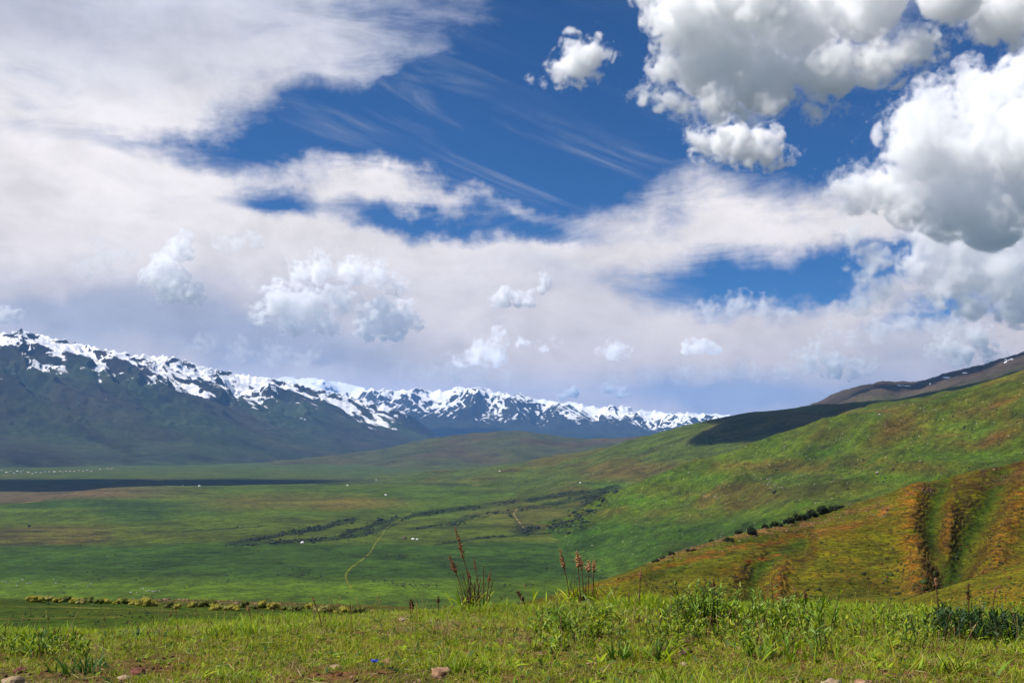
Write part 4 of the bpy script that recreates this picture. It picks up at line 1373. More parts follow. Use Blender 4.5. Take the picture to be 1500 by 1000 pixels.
def build_grass():
    lib = bpy.data.collections.new("grass_tufts")          # kept out of the scene; only instanced
    kinds = ["low"] * 3 + ["mix"] * 3 + ["dry"] * 2 + ["tall"] * 3 + ["rosette"] * 2
    for i, k in enumerate(kinds):
        o = bpy.data.objects.new("%02d_tuft" % i, tuft(k))
        lib.objects.link(o)
    r = np.random.RandomState(5)
    N = 210000
    Y = 3.6 + 13.4 * r.uniform(0, 1, N)
    X = r.uniform(-10, 10, N)
    Z = knoll_z(X, Y)
    bare = fbm2(X / 0.9, Y / 1.1, 4, 140, 0.55)
    tallz = fbm2(X / 1.6, Y / 2.0, 4, 141)
    dryz = fbm2(X / 1.1, Y / 1.5, 4, 142)
    px = 750 + X * F / Y; py = HY - Z * F / Y
    # worn, stony places along the bottom left
    wear = 0.32 * sstep(py, 950, 995) * sstep(px, 420, 150)
    keep = r.uniform(0, 1, N) < np.clip(1.15 - 1.5 * sstep(bare + wear, 0.0, 0.5), 0.12, 1)
    lush = sstep(py, 945, 905) * (0.25 + 0.75 * sstep(px, 700, 1100)) + 0.35 * sstep(px, 300, 80) * sstep(py, 985, 940)
    u = r.uniform(0, 1, N)
    k = np.where(u < 0.40, r.randint(0, 3, N), r.randint(3, 6, N))
    k = np.where(r.uniform(0, 1, N) < np.clip(0.12 + 0.5 * sstep(dryz, 0.05, 0.45) + 0.2 * wear, 0, 0.7), r.randint(6, 8, N), k)
    k = np.where(r.uniform(0, 1, N) < np.clip(0.05 + 0.45 * sstep(tallz + 0.7 * lush, 0.15, 0.8), 0, 0.7), r.randint(8, 11, N), k)
    k = np.where(r.uniform(0, 1, N) < 0.06, r.randint(11, 13, N), k)
    sel = keep
    X, Y, Z, k = X[sel], Y[sel], Z[sel], k[sel]
    n = len(X)
    me = bpy.data.meshes.new("meadow_grass")
    me.vertices.add(n)
    me.vertices.foreach_set("co", np.stack([X, Y, Z], 1).astype(np.float32).ravel())
    a = me.attributes.new("kind_of_tuft", "INT", "POINT"); a.data.foreach_set("value", k.astype(np.int32))
    rot = np.stack([r.uniform(-0.25, 0.25, n), r.uniform(-0.25, 0.25, n), r.uniform(0, 6.28, n)], 1)
    a = me.attributes.new("turn", "FLOAT_VECTOR", "POINT"); a.data.foreach_set("vector", rot.astype(np.float32).ravel())
    a = me.attributes.new("size", "FLOAT", "POINT"); a.data.foreach_set("value", (r.uniform(0.7, 1.25, n) * (0.82 + 0.85 * sstep(tallz[sel], 0, 0.5))).astype(np.float32))
    o = obj("meadow_grass", me)
    gt = bpy.data.node_groups.new("scatter", "GeometryNodeTree")
    gt.interface.new_socket("Geometry", in_out="INPUT", socket_type="NodeSocketGeometry")
    gt.interface.new_socket("Geometry", in_out="OUTPUT", socket_type="NodeSocketGeometry")
    N_, L_ = gt.nodes, gt.links
    gi, go = N_.new("NodeGroupInput"), N_.new("NodeGroupOutput")
    ci = N_.new("GeometryNodeCollectionInfo"); ci.inputs["Collection"].default_value = lib
    ci.inputs["Separate Children"].default_value = True; ci.inputs["Reset Children"].default_value = True
    ip = N_.new("GeometryNodeInstanceOnPoints"); ip.inputs["Pick Instance"].default_value = True
    def named(nm, ty):
        q = N_.new("GeometryNodeInputNamedAttribute"); q.data_type = ty; q.inputs[0].default_value = nm
        return q.outputs[0]
    e2r = N_.new("FunctionNodeEulerToRotation")
    L_.new(named("turn", "FLOAT_VECTOR"), e2r.inputs[0])
    L_.new(gi.outputs[0], ip.inputs["Points"]); L_.new(ci.outputs[0], ip.inputs["Instance"])
    L_.new(named("kind_of_tuft", "INT"), ip.inputs["Instance Index"]); L_.new(e2r.outputs[0], ip.inputs["Rotation"])
    L_.new(named("size", "FLOAT"), ip.inputs["Scale"]); L_.new(ip.outputs[0], go.inputs[0])
    o.modifiers.new("scatter", "NODES").node_group = gt
    tag(o, "short yellow-green meadow grass with dry blades on the knoll", None, None, "stuff")


build_grass()


# ------------------------------------------------------------------ leafy herbs along the crest
def leafy_stem(p, base, h, cols, nleaf=9, ll=0.07, lw=0.018, lean=0.25, stemcol=None):
    d = np.array(up_dir(lean)); d /= np.linalg.norm(d)
    top = np.array(base) + d * h
    p.stem([base, np.array(base) + d * h * 0.5 + np.array([rnd.gauss(0, .01), rnd.gauss(0, .01), 0]), top], 0.004, 0.002, stemcol or A_(84, 80, 44), 3)
    for i in range(nleaf):
        t = 0.25 + 0.75 * i / nleaf
        q = np.array(base) + d * h * t
        a = rnd.uniform(0, 6.28); sp = 0.9 - 0.5 * t
        p.blade(q, (math.cos(a) * sp, math.sin(a) * sp, rnd.uniform(0.5, 1.1)), ll * rnd.uniform(0.7, 1.3), lw * rnd.uniform(0.7, 1.2), rnd.uniform(0.1, 0.7), rnd.choice(cols), None, 3, 0, 1)


def build_undergrowth():
    """the crowd of leafy stems behind the crest at the right"""
    p = Plant()
    r = random.Random(12)
    for i in range(900):
        px = r.choice([r.uniform(880, 1330), r.uniform(960, 1200), r.uniform(1000, 1500), r.uniform(-60, 130), r.uniform(780, 900), r.uniform(1300, 1560)])
        py = {True: r.triangular(892, 965, 905), False: r.triangular(935, 975, 945)}[px > 600]
        b = place(px, py)
        leafy_stem(p, (b[0], b[1], b[2] - 0.01), r.uniform(0.06, 0.155) * (1.0 if px > 900 else 0.7), C_FRESH + C_DARK[:1] + [A_(140, 164, 66, .85), A_(152, 172, 78, .85)], r.randint(8, 14), 0.045, 0.011, 0.3)
    me = p.mesh("leafy_undergrowth", M_LEAF)
    tag(obj("leafy_undergrowth", me), "crowd of leafy green stems along the crest", None, None, "stuff")


build_undergrowth()


def build_litter():
    """bits of dead stalk, dry leaves and crumbs of soil lying in the grass"""
    p = Plant()
    r = random.Random(44)
    for i in range(9000):
        Y = 4.6 + 7.5 * r.random() ** 1.4; x = (r.uniform(-60, 1560) - 750) * Y / F
        z = float(knoll_z(np.array([x]), np.array([Y]))[0])
        k = r.random()
        if k < 0.45:
            p.blade((x, Y, z + r.uniform(0.004, 0.03)), (r.uniform(-1, 1), r.uniform(-1, 1), r.uniform(-0.1, 0.35)), r.uniform(0.03, 0.11), r.uniform(0.002, 0.005), 0.1, r.choice(C_DRY), None, 2)
        elif k < 0.7:
            p.leaf_card((x, Y, z + r.uniform(0.005, 0.02)), r.uniform(0.012, 0.035), r.choice(C_RED + C_DRY[1:2] + [A_(150, 92, 60)]), 1.5)
        else:
            p.lump((x, Y, z + 0.004), r.uniform(0.004, 0.014), r.choice([A_(120, 84, 62), A_(90, 58, 44), A_(170, 130, 104), A_(70, 50, 38)]), None, 0.35, 0.7)
    me = p.mesh("ground_litter", M_STRAW)
    tag(obj("ground_litter", me), "dry stalks, dead leaves and crumbs of soil lying in the grass", None, None, "stuff")


build_litter()


def build_bents():
    """thin dead and flowering grass stems standing above the sward"""
    p = Plant()
    r = random.Random(45)
    for i in range(420):
        px = r.uniform(-60, 1560)
        py = r.triangular(885, 990, 915) + (20 if px < 350 else 0)
        b = place(px, py)
        h = r.uniform(0.10, 0.26); a = r.uniform(0, 6.28); ln = r.uniform(0.02, 0.35) * h
        top = (b[0] + ln * math.cos(a), b[1] + ln * math.sin(a), b[2] + h)
        mid = (b[0] + 0.3 * ln * math.cos(a), b[1] + 0.3 * ln * math.sin(a), b[2] + 0.55 * h)
        c = r.choice([C_DRY[0], C_DRY[1], A_(150, 150, 70, .8), A_(120, 84, 56, .8)])
        p.stem([(b[0], b[1], b[2] - 0.01), mid, top], 0.0016, 0.0010, c, 3)
        for k in range(r.randint(0, 6)):
            q = np.array(mid) + (np.array(top) - np.array(mid)) * (0.6 + 0.08 * k)
            p.lump(q, r.uniform(0.002, 0.004), c, None, 0.3, 2.2)
    tag(obj("grass_stems", p.mesh("grass_stems", M_STRAW)), "thin dead grass stems standing above the sward", None, None, "stuff")


build_bents()


def thing(name, label, cat, loc, rotz=0.0, group=None):
    o = bpy.data.objects.new(name, None)
    o.empty_display_size = 0.1
    COL.objects.link(o)
    o.location = loc
    o.rotation_euler = (0, 0, rotz)
    return tag(o, label, cat, group)


def head_of_seeds(p, pts, r, col):
    """a spike of little husks round a stalk"""
    for _ in range(85):
        k = rnd.uniform(0, len(pts) - 1.001); i = int(k); t = k - i
        q = np.array(pts[i]) * (1 - t) + np.array(pts[i + 1]) * t
        w = r * (1.0 - 0.6 * abs(k / (len(pts) - 1) - 0.35))
        p.lump(q + np.array([rnd.gauss(0, w * .5), rnd.gauss(0, w * .5), rnd.gauss(0, w * .4)]), w * rnd.uniform(0.2, 0.38), np.array(col) * rnd.uniform(0.7, 1.3), None, 0.3, 1.3)


def dock(label, base_px, stalks, leaves, seedcol, name="dock_plant", group=None, stubs=0, leafcols=None, spread=0.09, leaf_h=0.16):
    """stalks: (foot px, top px, top py, head rows) ; a dead-stalked meadow plant with green leaves at its foot"""
    b = place(*base_px)
    t = thing(name, label, "plant", b)
    Y = b[1]; s = Y / F
    for (fx, tx, ty, hl, hr) in stalks:
        f = np.array([(fx - base_px[0]) * s, rnd.uniform(-0.05, 0.05), -0.01])
        e = np.array([(tx - base_px[0]) * s, f[1] + rnd.uniform(-0.03, 0.03), (base_px[1] - ty) * s])
        m = f * 0.5 + e * 0.5 + np.array([(f[0] - e[0]) * 0.12, 0, 0])
        pts = [f, f * 0.7 + m * 0.3, m, m * 0.4 + e * 0.6, e]
        p = Plant(); p.stem(pts, 0.0055, 0.003, A_(120, 78, 50), 4)
        so = obj("stalk", p.mesh("stalk", M_STRAW), t)
        if hl:
            q = Plant()
            L = hl * s
            d = (e - m) / np.linalg.norm(e - m)
            head_of_seeds(q, [e - d * L, e - d * L * 0.66, e - d * L * 0.33, e + d * 0.01], hr * s, seedcol)
            obj("seed_head", q.mesh("seed_head", M_STRAW), so)
    if stubs:
        p = Plant()
        for _ in range(stubs):
            f = (rnd.gauss(0, spread * 0.55), rnd.gauss(0, spread * 0.5), -0.01)
            d = np.array(up_dir(rnd.uniform(0.1, 0.45))); h = rnd.uniform(0.14, 0.36)
            p.stem([f, np.array(f) + d * h * 0.5, np.array(f) + d * h + np.array([0, 0, 0.01])], 0.004, 0.002, A_(84, 58, 42), 3)
        obj("dry_stems", p.mesh("dry_stems", M_STRAW), t)
    if leaves:
        p = Plant()
        for _ in range(leaves):
            f = (rnd.gauss(0, spread), rnd.gauss(0, spread * 0.7), -0.01)
            p.blade(f, up_dir(rnd.uniform(0.1, 0.8)), rnd.uniform(0.5, 1.15) * leaf_h, rnd.uniform(0.012, 0.024), rnd.uniform(0.1, 0.8), rnd.choice(leafcols or C_FRESH), None, 4, 0, 1)
        obj("leaves", p.mesh("leaves", M_LEAF), t)
    return t


RED = A_(150, 94, 62, 0.8); TAN = A_(178, 132, 92, 0.8); DRK = A_(96, 60, 44, 0.8)
dock("tall plant with a thick reddish seed spike standing highest on the crest", (692, 894),
     [(694, 667, 773, 44, 3.6), (684, 659, 814, 26, 3.5), (700, 684, 836, 12, 2), (704, 694, 820, 16, 1.8), (708, 709, 826, 0, 0), (712, 718, 838, 14, 2), (714, 722, 850, 0, 0), (690, 678, 838, 0, 0), (698, 704, 846, 0, 0)], 34, RED, stubs=34, spread=0.10, leaf_h=0.28)
dock("plant with five thin tan seed spikes above a bed of pale green leaves", (858, 886),
     [(836, 820, 804, 28, 3.5), (850, 845, 808, 20, 4), (856, 851, 816, 18, 3), (862, 861, 820, 14, 3.5), (868, 870, 820, 16, 3), (846, 834, 852, 0, 0)], 90, TAN, stubs=14, spread=0.20, leaf_h=0.27, leafcols=C_FRESH + [A_(128, 152, 72)])
for (lab, base, st, hl, hr, col) in (
        ("single thin stalk with a brown tip beside the spiked tan plant", (937, 892), (938, 835), 12, 2.5, TAN),
        ("lone dark seed stalk standing at the far right of the crest", (1418, 912), (1417, 855), 22, 3, DRK),
        ("bare hooked stalk just left of the lone dark seed stalk", (1376, 905), (1370, 848), 10, 2.5, TAN),
        ("thin pale stalk leaning to the right of the lone dark seed stalk", (1454, 908), (1459, 860), 8, 2, TAN),
        ("short reddish stalk in the leafy stems right of the blue-green bush", (1046, 905), (1044, 850), 14, 3, DRK),
        ("slim twig among the leafy stems left of the mound", (1172, 912), (1161, 858), 10, 2, TAN),
        ("slim dark twig with a small head in the leafy stems", (1182, 912), (1176, 864), 12, 2.5, DRK),
        ("dark leaning dead stalk between the two spiked plants", (772, 892), (758, 868), 14, 3.5, DRK),
        ("pale straw stalk leaning left in front of the shrub row", (472, 925), (457, 875), 6, 1.5, TAN),
        ("short pale straw stalk leaning beside the last shrubs of the row", (367, 915), (361, 888), 8, 2, TAN),
        ("short brown stalk in the grass left of the tallest plant", (643, 898), (642, 874), 8, 2, DRK),
        ("pair of short brown heads poking over the crest", (604, 900), (602, 880), 12, 3.5, DRK)):
    dock(lab, base, [(base[0], st[0], st[1], hl, hr)], 0, col, name="dry_stalk")


def herb(label, px, py, h, n, spread, cols, name="leafy_herb", ll=0.055, lw=0.013, lean=0.3, stems=None):
    b = place(px, py)
    t = thing(name, label, "plant", b)
    p = Plant()
    for _ in range(n):
        leafy_stem(p, (rnd.gauss(0, spread), rnd.gauss(0, spread * 0.6), -0.01), h * rnd.uniform(0.6, 1.1), cols, rnd.randint(12, 18), ll, lw, lean, stems)
    obj("leaves", p.mesh("leaves", M_LEAF), t)


def sword(label, px, py, h, n, spread, cols, name="broad_grass_tuft", w=0.016):
    b = place(px, py)
    t = thing(name, label, "plant", b)
    p = Plant()
    for _ in range(n):
        p.blade((rnd.gauss(0, spread), rnd.gauss(0, spread * 0.6), -0.01), up_dir(rnd.uniform(0.1, 0.75)), h * rnd.uniform(0.6, 1.1), w * rnd.uniform(0.7, 1.2), rnd.uniform(0.1, 0.6), rnd.choice(cols), None, 4)
    obj("leaves", p.mesh("leaves", M_LEAF), t)


C_PALE = [A_(140, 168, 70, .85), A_(122, 156, 52, .85), A_(154, 178, 88, .85)]
C_BLU = [A_(62, 96, 50), A_(78, 112, 60), A_(52, 84, 46)]
herb("bushy herb with dark stems and pale leaf tips on the crest", (1020), 915, 0.29, 26, 0.08, C_PALE + C_BLU[:1] + C_FRESH[:1], stems=A_(48, 44, 36))
herb("pale green herb just right of the dark-stemmed bushy herb", 1052, 910, 0.24, 14, 0.06, C_PALE)
herb("upright herb with a forked top near the middle of the leafy crowd", 1122, 918, 0.28, 12, 0.07, C_PALE, stems=A_(60, 50, 40))
herb("thick herb clump at the right end of the leafy crowd", 1182, 922, 0.26, 18, 0.10, C_PALE + C_FRESH)
herb("dark blue-green herb clump at the foot of the lone dark seed stalk", 1400, 932, 0.21, 40, 0.14, C_BLU)
herb("dark blue-green herb clump at the edge of the picture on the crest", 1476, 940, 0.20, 46, 0.17, C_BLU)
herb("small herb with a star of pale leaves in the open grass", 822, 930, 0.20, 3, 0.01, C_PALE, ll=0.10)
herb("single tall stem with drooping leaves below the leafy crowd", 1205, 960, 0.24, 4, 0.02, C_PALE, stems=A_(60, 54, 44))
sword("dark tuft of broad upright blades left of the brown clod", 912, 966, 0.19, 26, 0.05, C_DARK + C_PALE)
sword("wide tuft of broad blades touching the brown clod", 968, 968, 0.20, 40, 0.09, C_DARK[2:] + C_FRESH)
sword("fresh tuft of long curved blades in front of the mound", 1150, 965, 0.22, 36, 0.09, C_FRESH + C_PALE)
sword("tuft of bright blades at the lower right corner", 1395, 985, 0.15, 36, 0.08, C_FRESH)
sword("dark grass tuft at the lower left beside the red clod", 118, 985, 0.14, 34, 0.07, C_DARK)
sword("dark tuft on the crest at the left edge of the picture", 66, 945, 0.16, 40, 0.10, C_BLU + C_DARK)
sword("pale bluish tuft on the crest above the red clod", 205, 935, 0.13, 46, 0.12, C_PALE + C_BLU)
sword("dense lime-green cushion of leaves at the bottom edge", 335, 996, 0.07, 70, 0.08, [A_(150, 176, 40), A_(136, 166, 38)], "leaf_cushion", 0.02)
sword("long dry arching blades lying on the grass at the lower right", 1318, 985, 0.26, 7, 0.05, C_YEL, "dry_grass_tuft", 0.008)


# ------------------------------------------------------------------ stones, clods and the blue flower
def stone_mat(name, c0, c1):
    m, nb, out = new_mat(name)
    p = nb.node("ShaderNodeTexCoord").outputs["Object"]
    a = nb.noise(p, 14, 6, 0.65); b = nb.noise(p, 70, 4, 0.7)
    bs = nb.node("ShaderNodeBsdfPrincipled")
    nb.put(bs.inputs["Base Color"], nb.mix(nb.smooth(nb.add(nb.mul(a, 0.7), nb.mul(b, 0.3)), 0.38, 0.62), c0, c1))
    bs.inputs["Roughness"].default_value = 0.9
    bp = nb.node("ShaderNodeBump"); bp.inputs["Distance"].default_value = 0.01
    nb.put(bp.inputs["Height"], nb.add(a, nb.mul(b, 0.5))); nb.l.new(bp.outputs[0], bs.inputs["Normal"])
    nb.l.new(bs.outputs[0], out.inputs[0])
    return m


M_STONE = stone_mat("brown_stone", A_(120, 84, 58, 0.8), A_(190, 150, 116, 0.8))
M_PALE = stone_mat("pale_stone", A_(150, 122, 94, 0.7), A_(192, 168, 138, 0.75))
M_CLOD = stone_mat("red_clod", A_(96, 48, 36, 0.7), A_(140, 82, 60, 0.75))
M_DIRT = stone_mat("dark_clod", A_(62, 46, 36, 0.8), A_(140, 100, 76, 0.8))


def stone_mesh(name, rx, ry, rz, mat, seed, rough=0.42):
    tv, tf = ICO3
    tv = np.sign(tv) * np.abs(tv) ** 0.8
    d = fbm3(tv * 1.6 + seed * 7.7, 4, seed, 0.55) * rough * 2
    v = tv * (1 + d)[:, None] * np.array([rx, ry, rz])
    return mesh_np(name, v, tf, mat, smooth=False)


def stone(label, px, py, wpx, hpx, mat, seed, name="stone", cat="stone"):
    b = place(px, py)
    s = b[1] / F
    me = stone_mesh(name, wpx * s * 0.42, wpx * s * 0.36, hpx * s * 0.6, mat, seed)
    o = obj(name, me, loc=(b[0], b[1], b[2] + hpx * s * 0.12))
    o.rotation_euler = (0, 0, seed * 1.7)
    return tag(o, label, cat)


stone("brown rounded stone at the bottom of the grass, sunlit on top", 646, 990, 36, 15, M_STONE, 1)
stone("small tan stone beside the blue flower", 568, 972, 18, 9, M_STONE, 2)
stone("flat pale stone slab lying on the crest", 592, 908, 28, 4, M_PALE, 3)
stone("small pale stone at the foot of the spiked tan plant", 793, 896, 12, 6, M_PALE, 4)
stone("half buried pale stone left of the blue flower", 492, 978, 22, 6, M_PALE, 5)
stone("pale stone at the bottom edge under the fresh tuft", 1218, 1003, 34, 10, M_PALE, 6)
stone("pinkish stone at the bottom edge right of the pale one", 1262, 1003, 26, 9, M_STONE, 7)
stone("small white stone in the leafy grass at the right", 1100, 946, 9, 5, M_PALE, 8)
stone("pale stone in the worn ground at the bottom left corner", 20, 1000, 34, 12, M_PALE, 9)
stone("pinkish stone under the red clod", 182, 996, 24, 9, M_PALE, 10)
stone("red-brown clod of earth in the worn ground", 202, 988, 26, 13, M_CLOD, 11, "earth_clod", "clod")
stone("dark reddish clod at the edge of the worn ground", 30, 984, 24, 10, M_CLOD, 12, "earth_clod", "clod")
stone("dark earth clod with a tan top between broad grass tufts", 1006, 960, 24, 14, M_DIRT, 13, "earth_clod", "clod")
stone("tiny pale stone right of the brown clod", 1002, 974, 14, 5, M_PALE, 14)


def flower():
    b = place(549, 986)
    t = thing("blue_flower", "small deep blue flower on a short stem in the grass", "flower", b)
    p = Plant(); p.stem([(0, 0, -0.01), (0.003, 0, 0.03), (0, 0, 0.06)], 0.002, 0.0015, C_DARK[0], 4)
    obj("stem", p.mesh("stem", M_LEAF), t)
    for k in range(5):
        a = k * 2 * math.pi / 5
        q = Plant(); q.blade((0, 0, 0.058), (math.cos(a), math.sin(a), 0.7), 0.028, 0.02, 0.3, A_(40, 62, 190, 1), None, 3, 0, 1)
        obj("petal", q.mesh("petal", M_LEAF), t)


flower()
# ------------------------------------------------------------------ shrubs on the slopes
def bush_mesh(name, seed, n, cols, leaf=0.12, flat=0.75, core=True):
    """unit bush: leaf cards in clumps over a dark twiggy heart"""
    r = random.Random(seed)
    st = rnd.getstate(); rnd.seed(seed)
    p = Plant()
    cl = []
    for _ in range(9):
        a = r.uniform(0, 6.28); q = r.uniform(0.1, 0.75)
        cl.append((q * math.cos(a), q * math.sin(a), r.uniform(0.25, 0.8) * flat, r.uniform(0.28, 0.45)))
    for _ in range(n):
        c = r.choice(cl)
        d = np.array([r.gauss(0, 1), r.gauss(0, 1), r.gauss(0, 1)]); d /= np.linalg.norm(d)
        d[2] = abs(d[2]) if r.random() < 0.75 else d[2]
        q = np.array(c[:3]) + d * c[3] * r.uniform(0.75, 1.05) * np.array([1, 1, flat])
        q[2] = max(q[2], 0.02)
        p.leaf_card(q, leaf * r.uniform(0.7, 1.4), np.array(r.choice(cols)) * r.uniform(0.75, 1.25))
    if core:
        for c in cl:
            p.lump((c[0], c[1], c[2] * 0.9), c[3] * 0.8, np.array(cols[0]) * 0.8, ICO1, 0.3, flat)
    rnd.setstate(st)
    return p.mesh(name, M_LEAF)


def stem_mesh():
    p = Plant()
    for k in range(5):
        a = k * 1.3
        p.stem([(0, 0, -0.15), (0.15 * math.cos(a), 0.15 * math.sin(a), 0.2), (0.4 * math.cos(a), 0.4 * math.sin(a), 0.55)], 0.04, 0.015, A_(74, 58, 44), 4)
    return p.mesh("stems", M_STRAW)


STEMS = stem_mesh()
C_JUN = [A_(38, 50, 24, 0.8), A_(48, 60, 26, 0.8), A_(32, 44, 24, 0.8)]
C_SAGE = [A_(168, 160, 62, 1.), A_(178, 166, 72, 1.), A_(146, 146, 56, 1.)]
C_SAGE2 = [A_(116, 122, 52, .9), A_(128, 130, 54, .9), A_(100, 108, 50, .9)]
C_SAGE3 = [A_(176, 170, 100, .9), A_(160, 156, 84, .9)]
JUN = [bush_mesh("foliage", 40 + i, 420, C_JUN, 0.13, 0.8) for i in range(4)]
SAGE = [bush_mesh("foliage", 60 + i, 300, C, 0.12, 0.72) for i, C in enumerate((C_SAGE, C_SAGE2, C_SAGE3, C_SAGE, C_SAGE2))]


def bush(name, label, loc, w, h, me, group=None, rot=0.0):
    t = thing(name, label, "bush", loc, rot, group)
    for nm, m in (("foliage", me), ("stems", STEMS)):
        o = obj(nm, m, t)
        o.scale = (w, w, h)
    return t


JL = [
    ((962, 822), 12, 8, "low dark bush at the lower end of the gullied hill's crest"), ((972, 817), 9, 7, "dark bush next above the lowest on the crest"), ((985, 812), 11, 9, "small dark bush just below the grey crest stones"),
    ((1012, 806), 14, 7, "flat dark bush on the crest stones"), ((1044, 792), 10, 6, "dark bush behind the crest stones"), ((1068, 792), 20, 9, "wide dark bush left of the round one"), ((1084, 777), 14, 8, "dark bush half hidden behind the round one's left"),
    ((1101, 782), 17, 17, "tallest round dark bush alone on the crest"), ((1124, 769), 16, 9, "dark bush at the low end of the long thicket"), ((1140, 765), 18, 11, "second dark bush from the low end of the long thicket"),
    ((1158, 761), 18, 13, "third dark bush from the low end of the long thicket"), ((1174, 757), 18, 15, "dark bush at the middle of the long thicket"), ((1190, 752), 20, 16, "dark bush just above the middle of the long thicket"),
    ((1208, 748), 20, 17, "tallest dark bush near the top of the long thicket"), ((1222, 743), 16, 11, "low dark bush at the top end of the long thicket"), ((1234, 741), 10, 6, "last small dark bush where the thicket ends"),
]
for i, ((px, py), wpx, hpx, lab) in enumerate(JL):
    c = SURF["gullied_hill"].near(px, py + 1)
    s = c[1] / F
    bush("dark_bush", lab, (c[0], c[1] + 1.0, c[2] - 0.4), wpx * 0.62 * s, hpx * 1.05 * s, JUN[i % 4], "dark bushes along the crest of the gullied hill", i * 1.9)

_ones = "first second third fourth fifth sixth seventh eighth ninth tenth eleventh twelfth thirteenth fourteenth fifteenth sixteenth seventeenth eighteenth nineteenth".split()
ORD = _ones + ["twentieth"] + ["twenty-" + w for w in _ones[:9]] + ["thirtieth"] + ["thirty-" + w for w in _ones[:9]]
# the row of sage bushes on the rim of the bench
SL = [(45, 880, 13, 8, 0), (58, 880, 18, 9, 0), (71, 879, 15, 8, 2), (84, 881, 12, 7, 0), (96, 880, 14, 9, 1), (108, 882, 14, 8, 0), (120, 883, 14, 8, 2), (129, 881, 14, 9, 1), (143, 883, 12, 8, 4), (157, 882, 12, 7, 0), (173, 883, 13, 7, 0),
      (186, 883, 14, 9, 1), (198, 884, 14, 8, 0), (211, 886, 22, 12, 0), (222, 886, 14, 8, 3), (245, 888, 14, 9, 1), (258, 890, 12, 7, 3), (284, 888, 14, 8, 0), (297, 887, 16, 10, 4), (310, 887, 18, 11, 1), (318, 892, 16, 9, 0), (332, 892, 12, 7, 2), (342, 893, 16, 8, 3),
      (357, 888, 13, 10, 1), (372, 890, 12, 7, 4), (386, 889, 16, 10, 0), (402, 891, 17, 10, 3), (418, 893, 14, 8, 4), (436, 893, 18, 9, 1), (452, 890, 15, 8, 0), (471, 895, 19, 9, 2), (486, 894, 12, 8, 4), (500, 896, 20, 9, 0), (524, 897, 16, 10, 4), (548, 897, 10, 6, 3), (560, 898, 14, 6, 1)]
for i, (px, py, wpx, hpx, k) in enumerate(SL):
    c = SURF["lower_bench_ground"].near(px, py + 1)
    s = c[1] / F
    lab = {0: "yellow-grey", 1: "dark olive", 2: "pale straw-coloured", 3: "yellow-grey", 4: "dark olive"}[k] + " bush, " + ORD[i] + " from the left in the row on the bench rim"
    bush("sage_bush", lab, (c[0], c[1], c[2] - 0.08), wpx * 0.78 * s, hpx * 1.6 * s, SAGE[k], "bushes in a row on the rim of the bench", i * 2.3)


# ------------------------------------------------------------------ thickets along the streams in the valley: too many to count
def build_thickets():
    r = np.random.RandomState(21)
    S = SURF["valley_floor"]
    V, Fc, C, off = [], [], [], 0
    tv, tf = ICO1
    def put(px, py, h, w, col):
        nonlocal off
        c = np.array(seen(px, py))
        v = tv * (1 + r.uniform(-0.45, 0.45, (len(tv), 1))) * np.array([w, w, h]) + c + np.array([0, 0, h * 0.5])
        V.append(v); Fc.append(tf + off); C.append(np.tile(np.array(col) * r.uniform(0.7, 1.3), (len(tv), 1))); off += len(tv)
    cols = [A_(36, 52, 30, 0.8), A_(44, 62, 34, 0.8), A_(58, 72, 38, 0.8), A_(66, 60, 42, 0.8)]
    for (pts, w, a), n in zip(BANDS, (1900, 1100, 1000, 1200, 1900, 200, 60, 90, 10, 90)):
        pts = np.array(pts, float)
        seg = np.hypot(np.diff(pts[:, 0]), np.diff(pts[:, 1]) * 2.2); cum = np.concatenate([[0], np.cumsum(seg)]) / seg.sum()
        for _ in range(n):
            t = r.uniform(0, 1)
            px = np.interp(t, cum, pts[:, 0]) + r.normal() * w * 0.9; py = np.interp(t, cum, pts[:, 1]) + r.normal() * w * 0.30
            den = fbm2(np.array([px / 26.0]), np.array([py / 7.0]), 3, 150)[0]
            if den < -0.05:
                continue
            h = 0.7 * r.lognormal(0.35, 0.5)
            put(px, py, h, h * r.uniform(0.9, 2.4), cols[r.randint(0, 4)])
    for _ in range(1600):      # single shrubs and tussocks strewn over the grazing land
        px, py = r.uniform(-40, 900), r.uniform(722, 868)
        if fbm2(np.array([px / 60.0]), np.array([py / 16.0]), 3, 151)[0] < 0.12:
            continue
        h = r.uniform(0.5, 1.3)
        put(px, py, h, h * 1.4, cols[r.randint(0, 4)])
    me = mesh_np("stream_thickets", np.concatenate(V), np.concatenate(Fc), M_LEAF)
    set_attr(me, "col", np.concatenate(C))
    tag(obj("stream_thickets", me), "dark willow thickets along the streams on the valley floor", None, None, "stuff")


build_thickets()


def strew(name, surf, label, spots, n, size, cols, seed, flat=0.6, mat=None):
    r = np.random.RandomState(seed)
    V, Fc, C, off = [], [], [], 0
    tv, tf = ICO1
    for _ in range(n):
        s = spots[r.randint(0, len(spots))]
        px, py = s[0] + r.normal() * s[2], s[1] + r.normal() * s[3]
        c = np.array(SURF[surf].near(px, py))
        h = size * r.lognormal(0, 0.45)
        v = tv * (1 + r.uniform(-0.35, 0.35, (len(tv), 1))) * np.array([h, h, h * flat]) + c + np.array([0, 0, h * 0.2])
        V.append(v); Fc.append(tf + off); C.append(np.tile(np.array(cols[r.randint(0, len(cols))]) * r.uniform(0.8, 1.2), (len(tv), 1))); off += len(tv)
    me = mesh_np(name, np.concatenate(V), np.concatenate(Fc), mat or M_STRAW)
    set_attr(me, "col", np.clip(np.concatenate(C), 0, 1))
    tag(obj(name, me), label, None, None, "stuff")


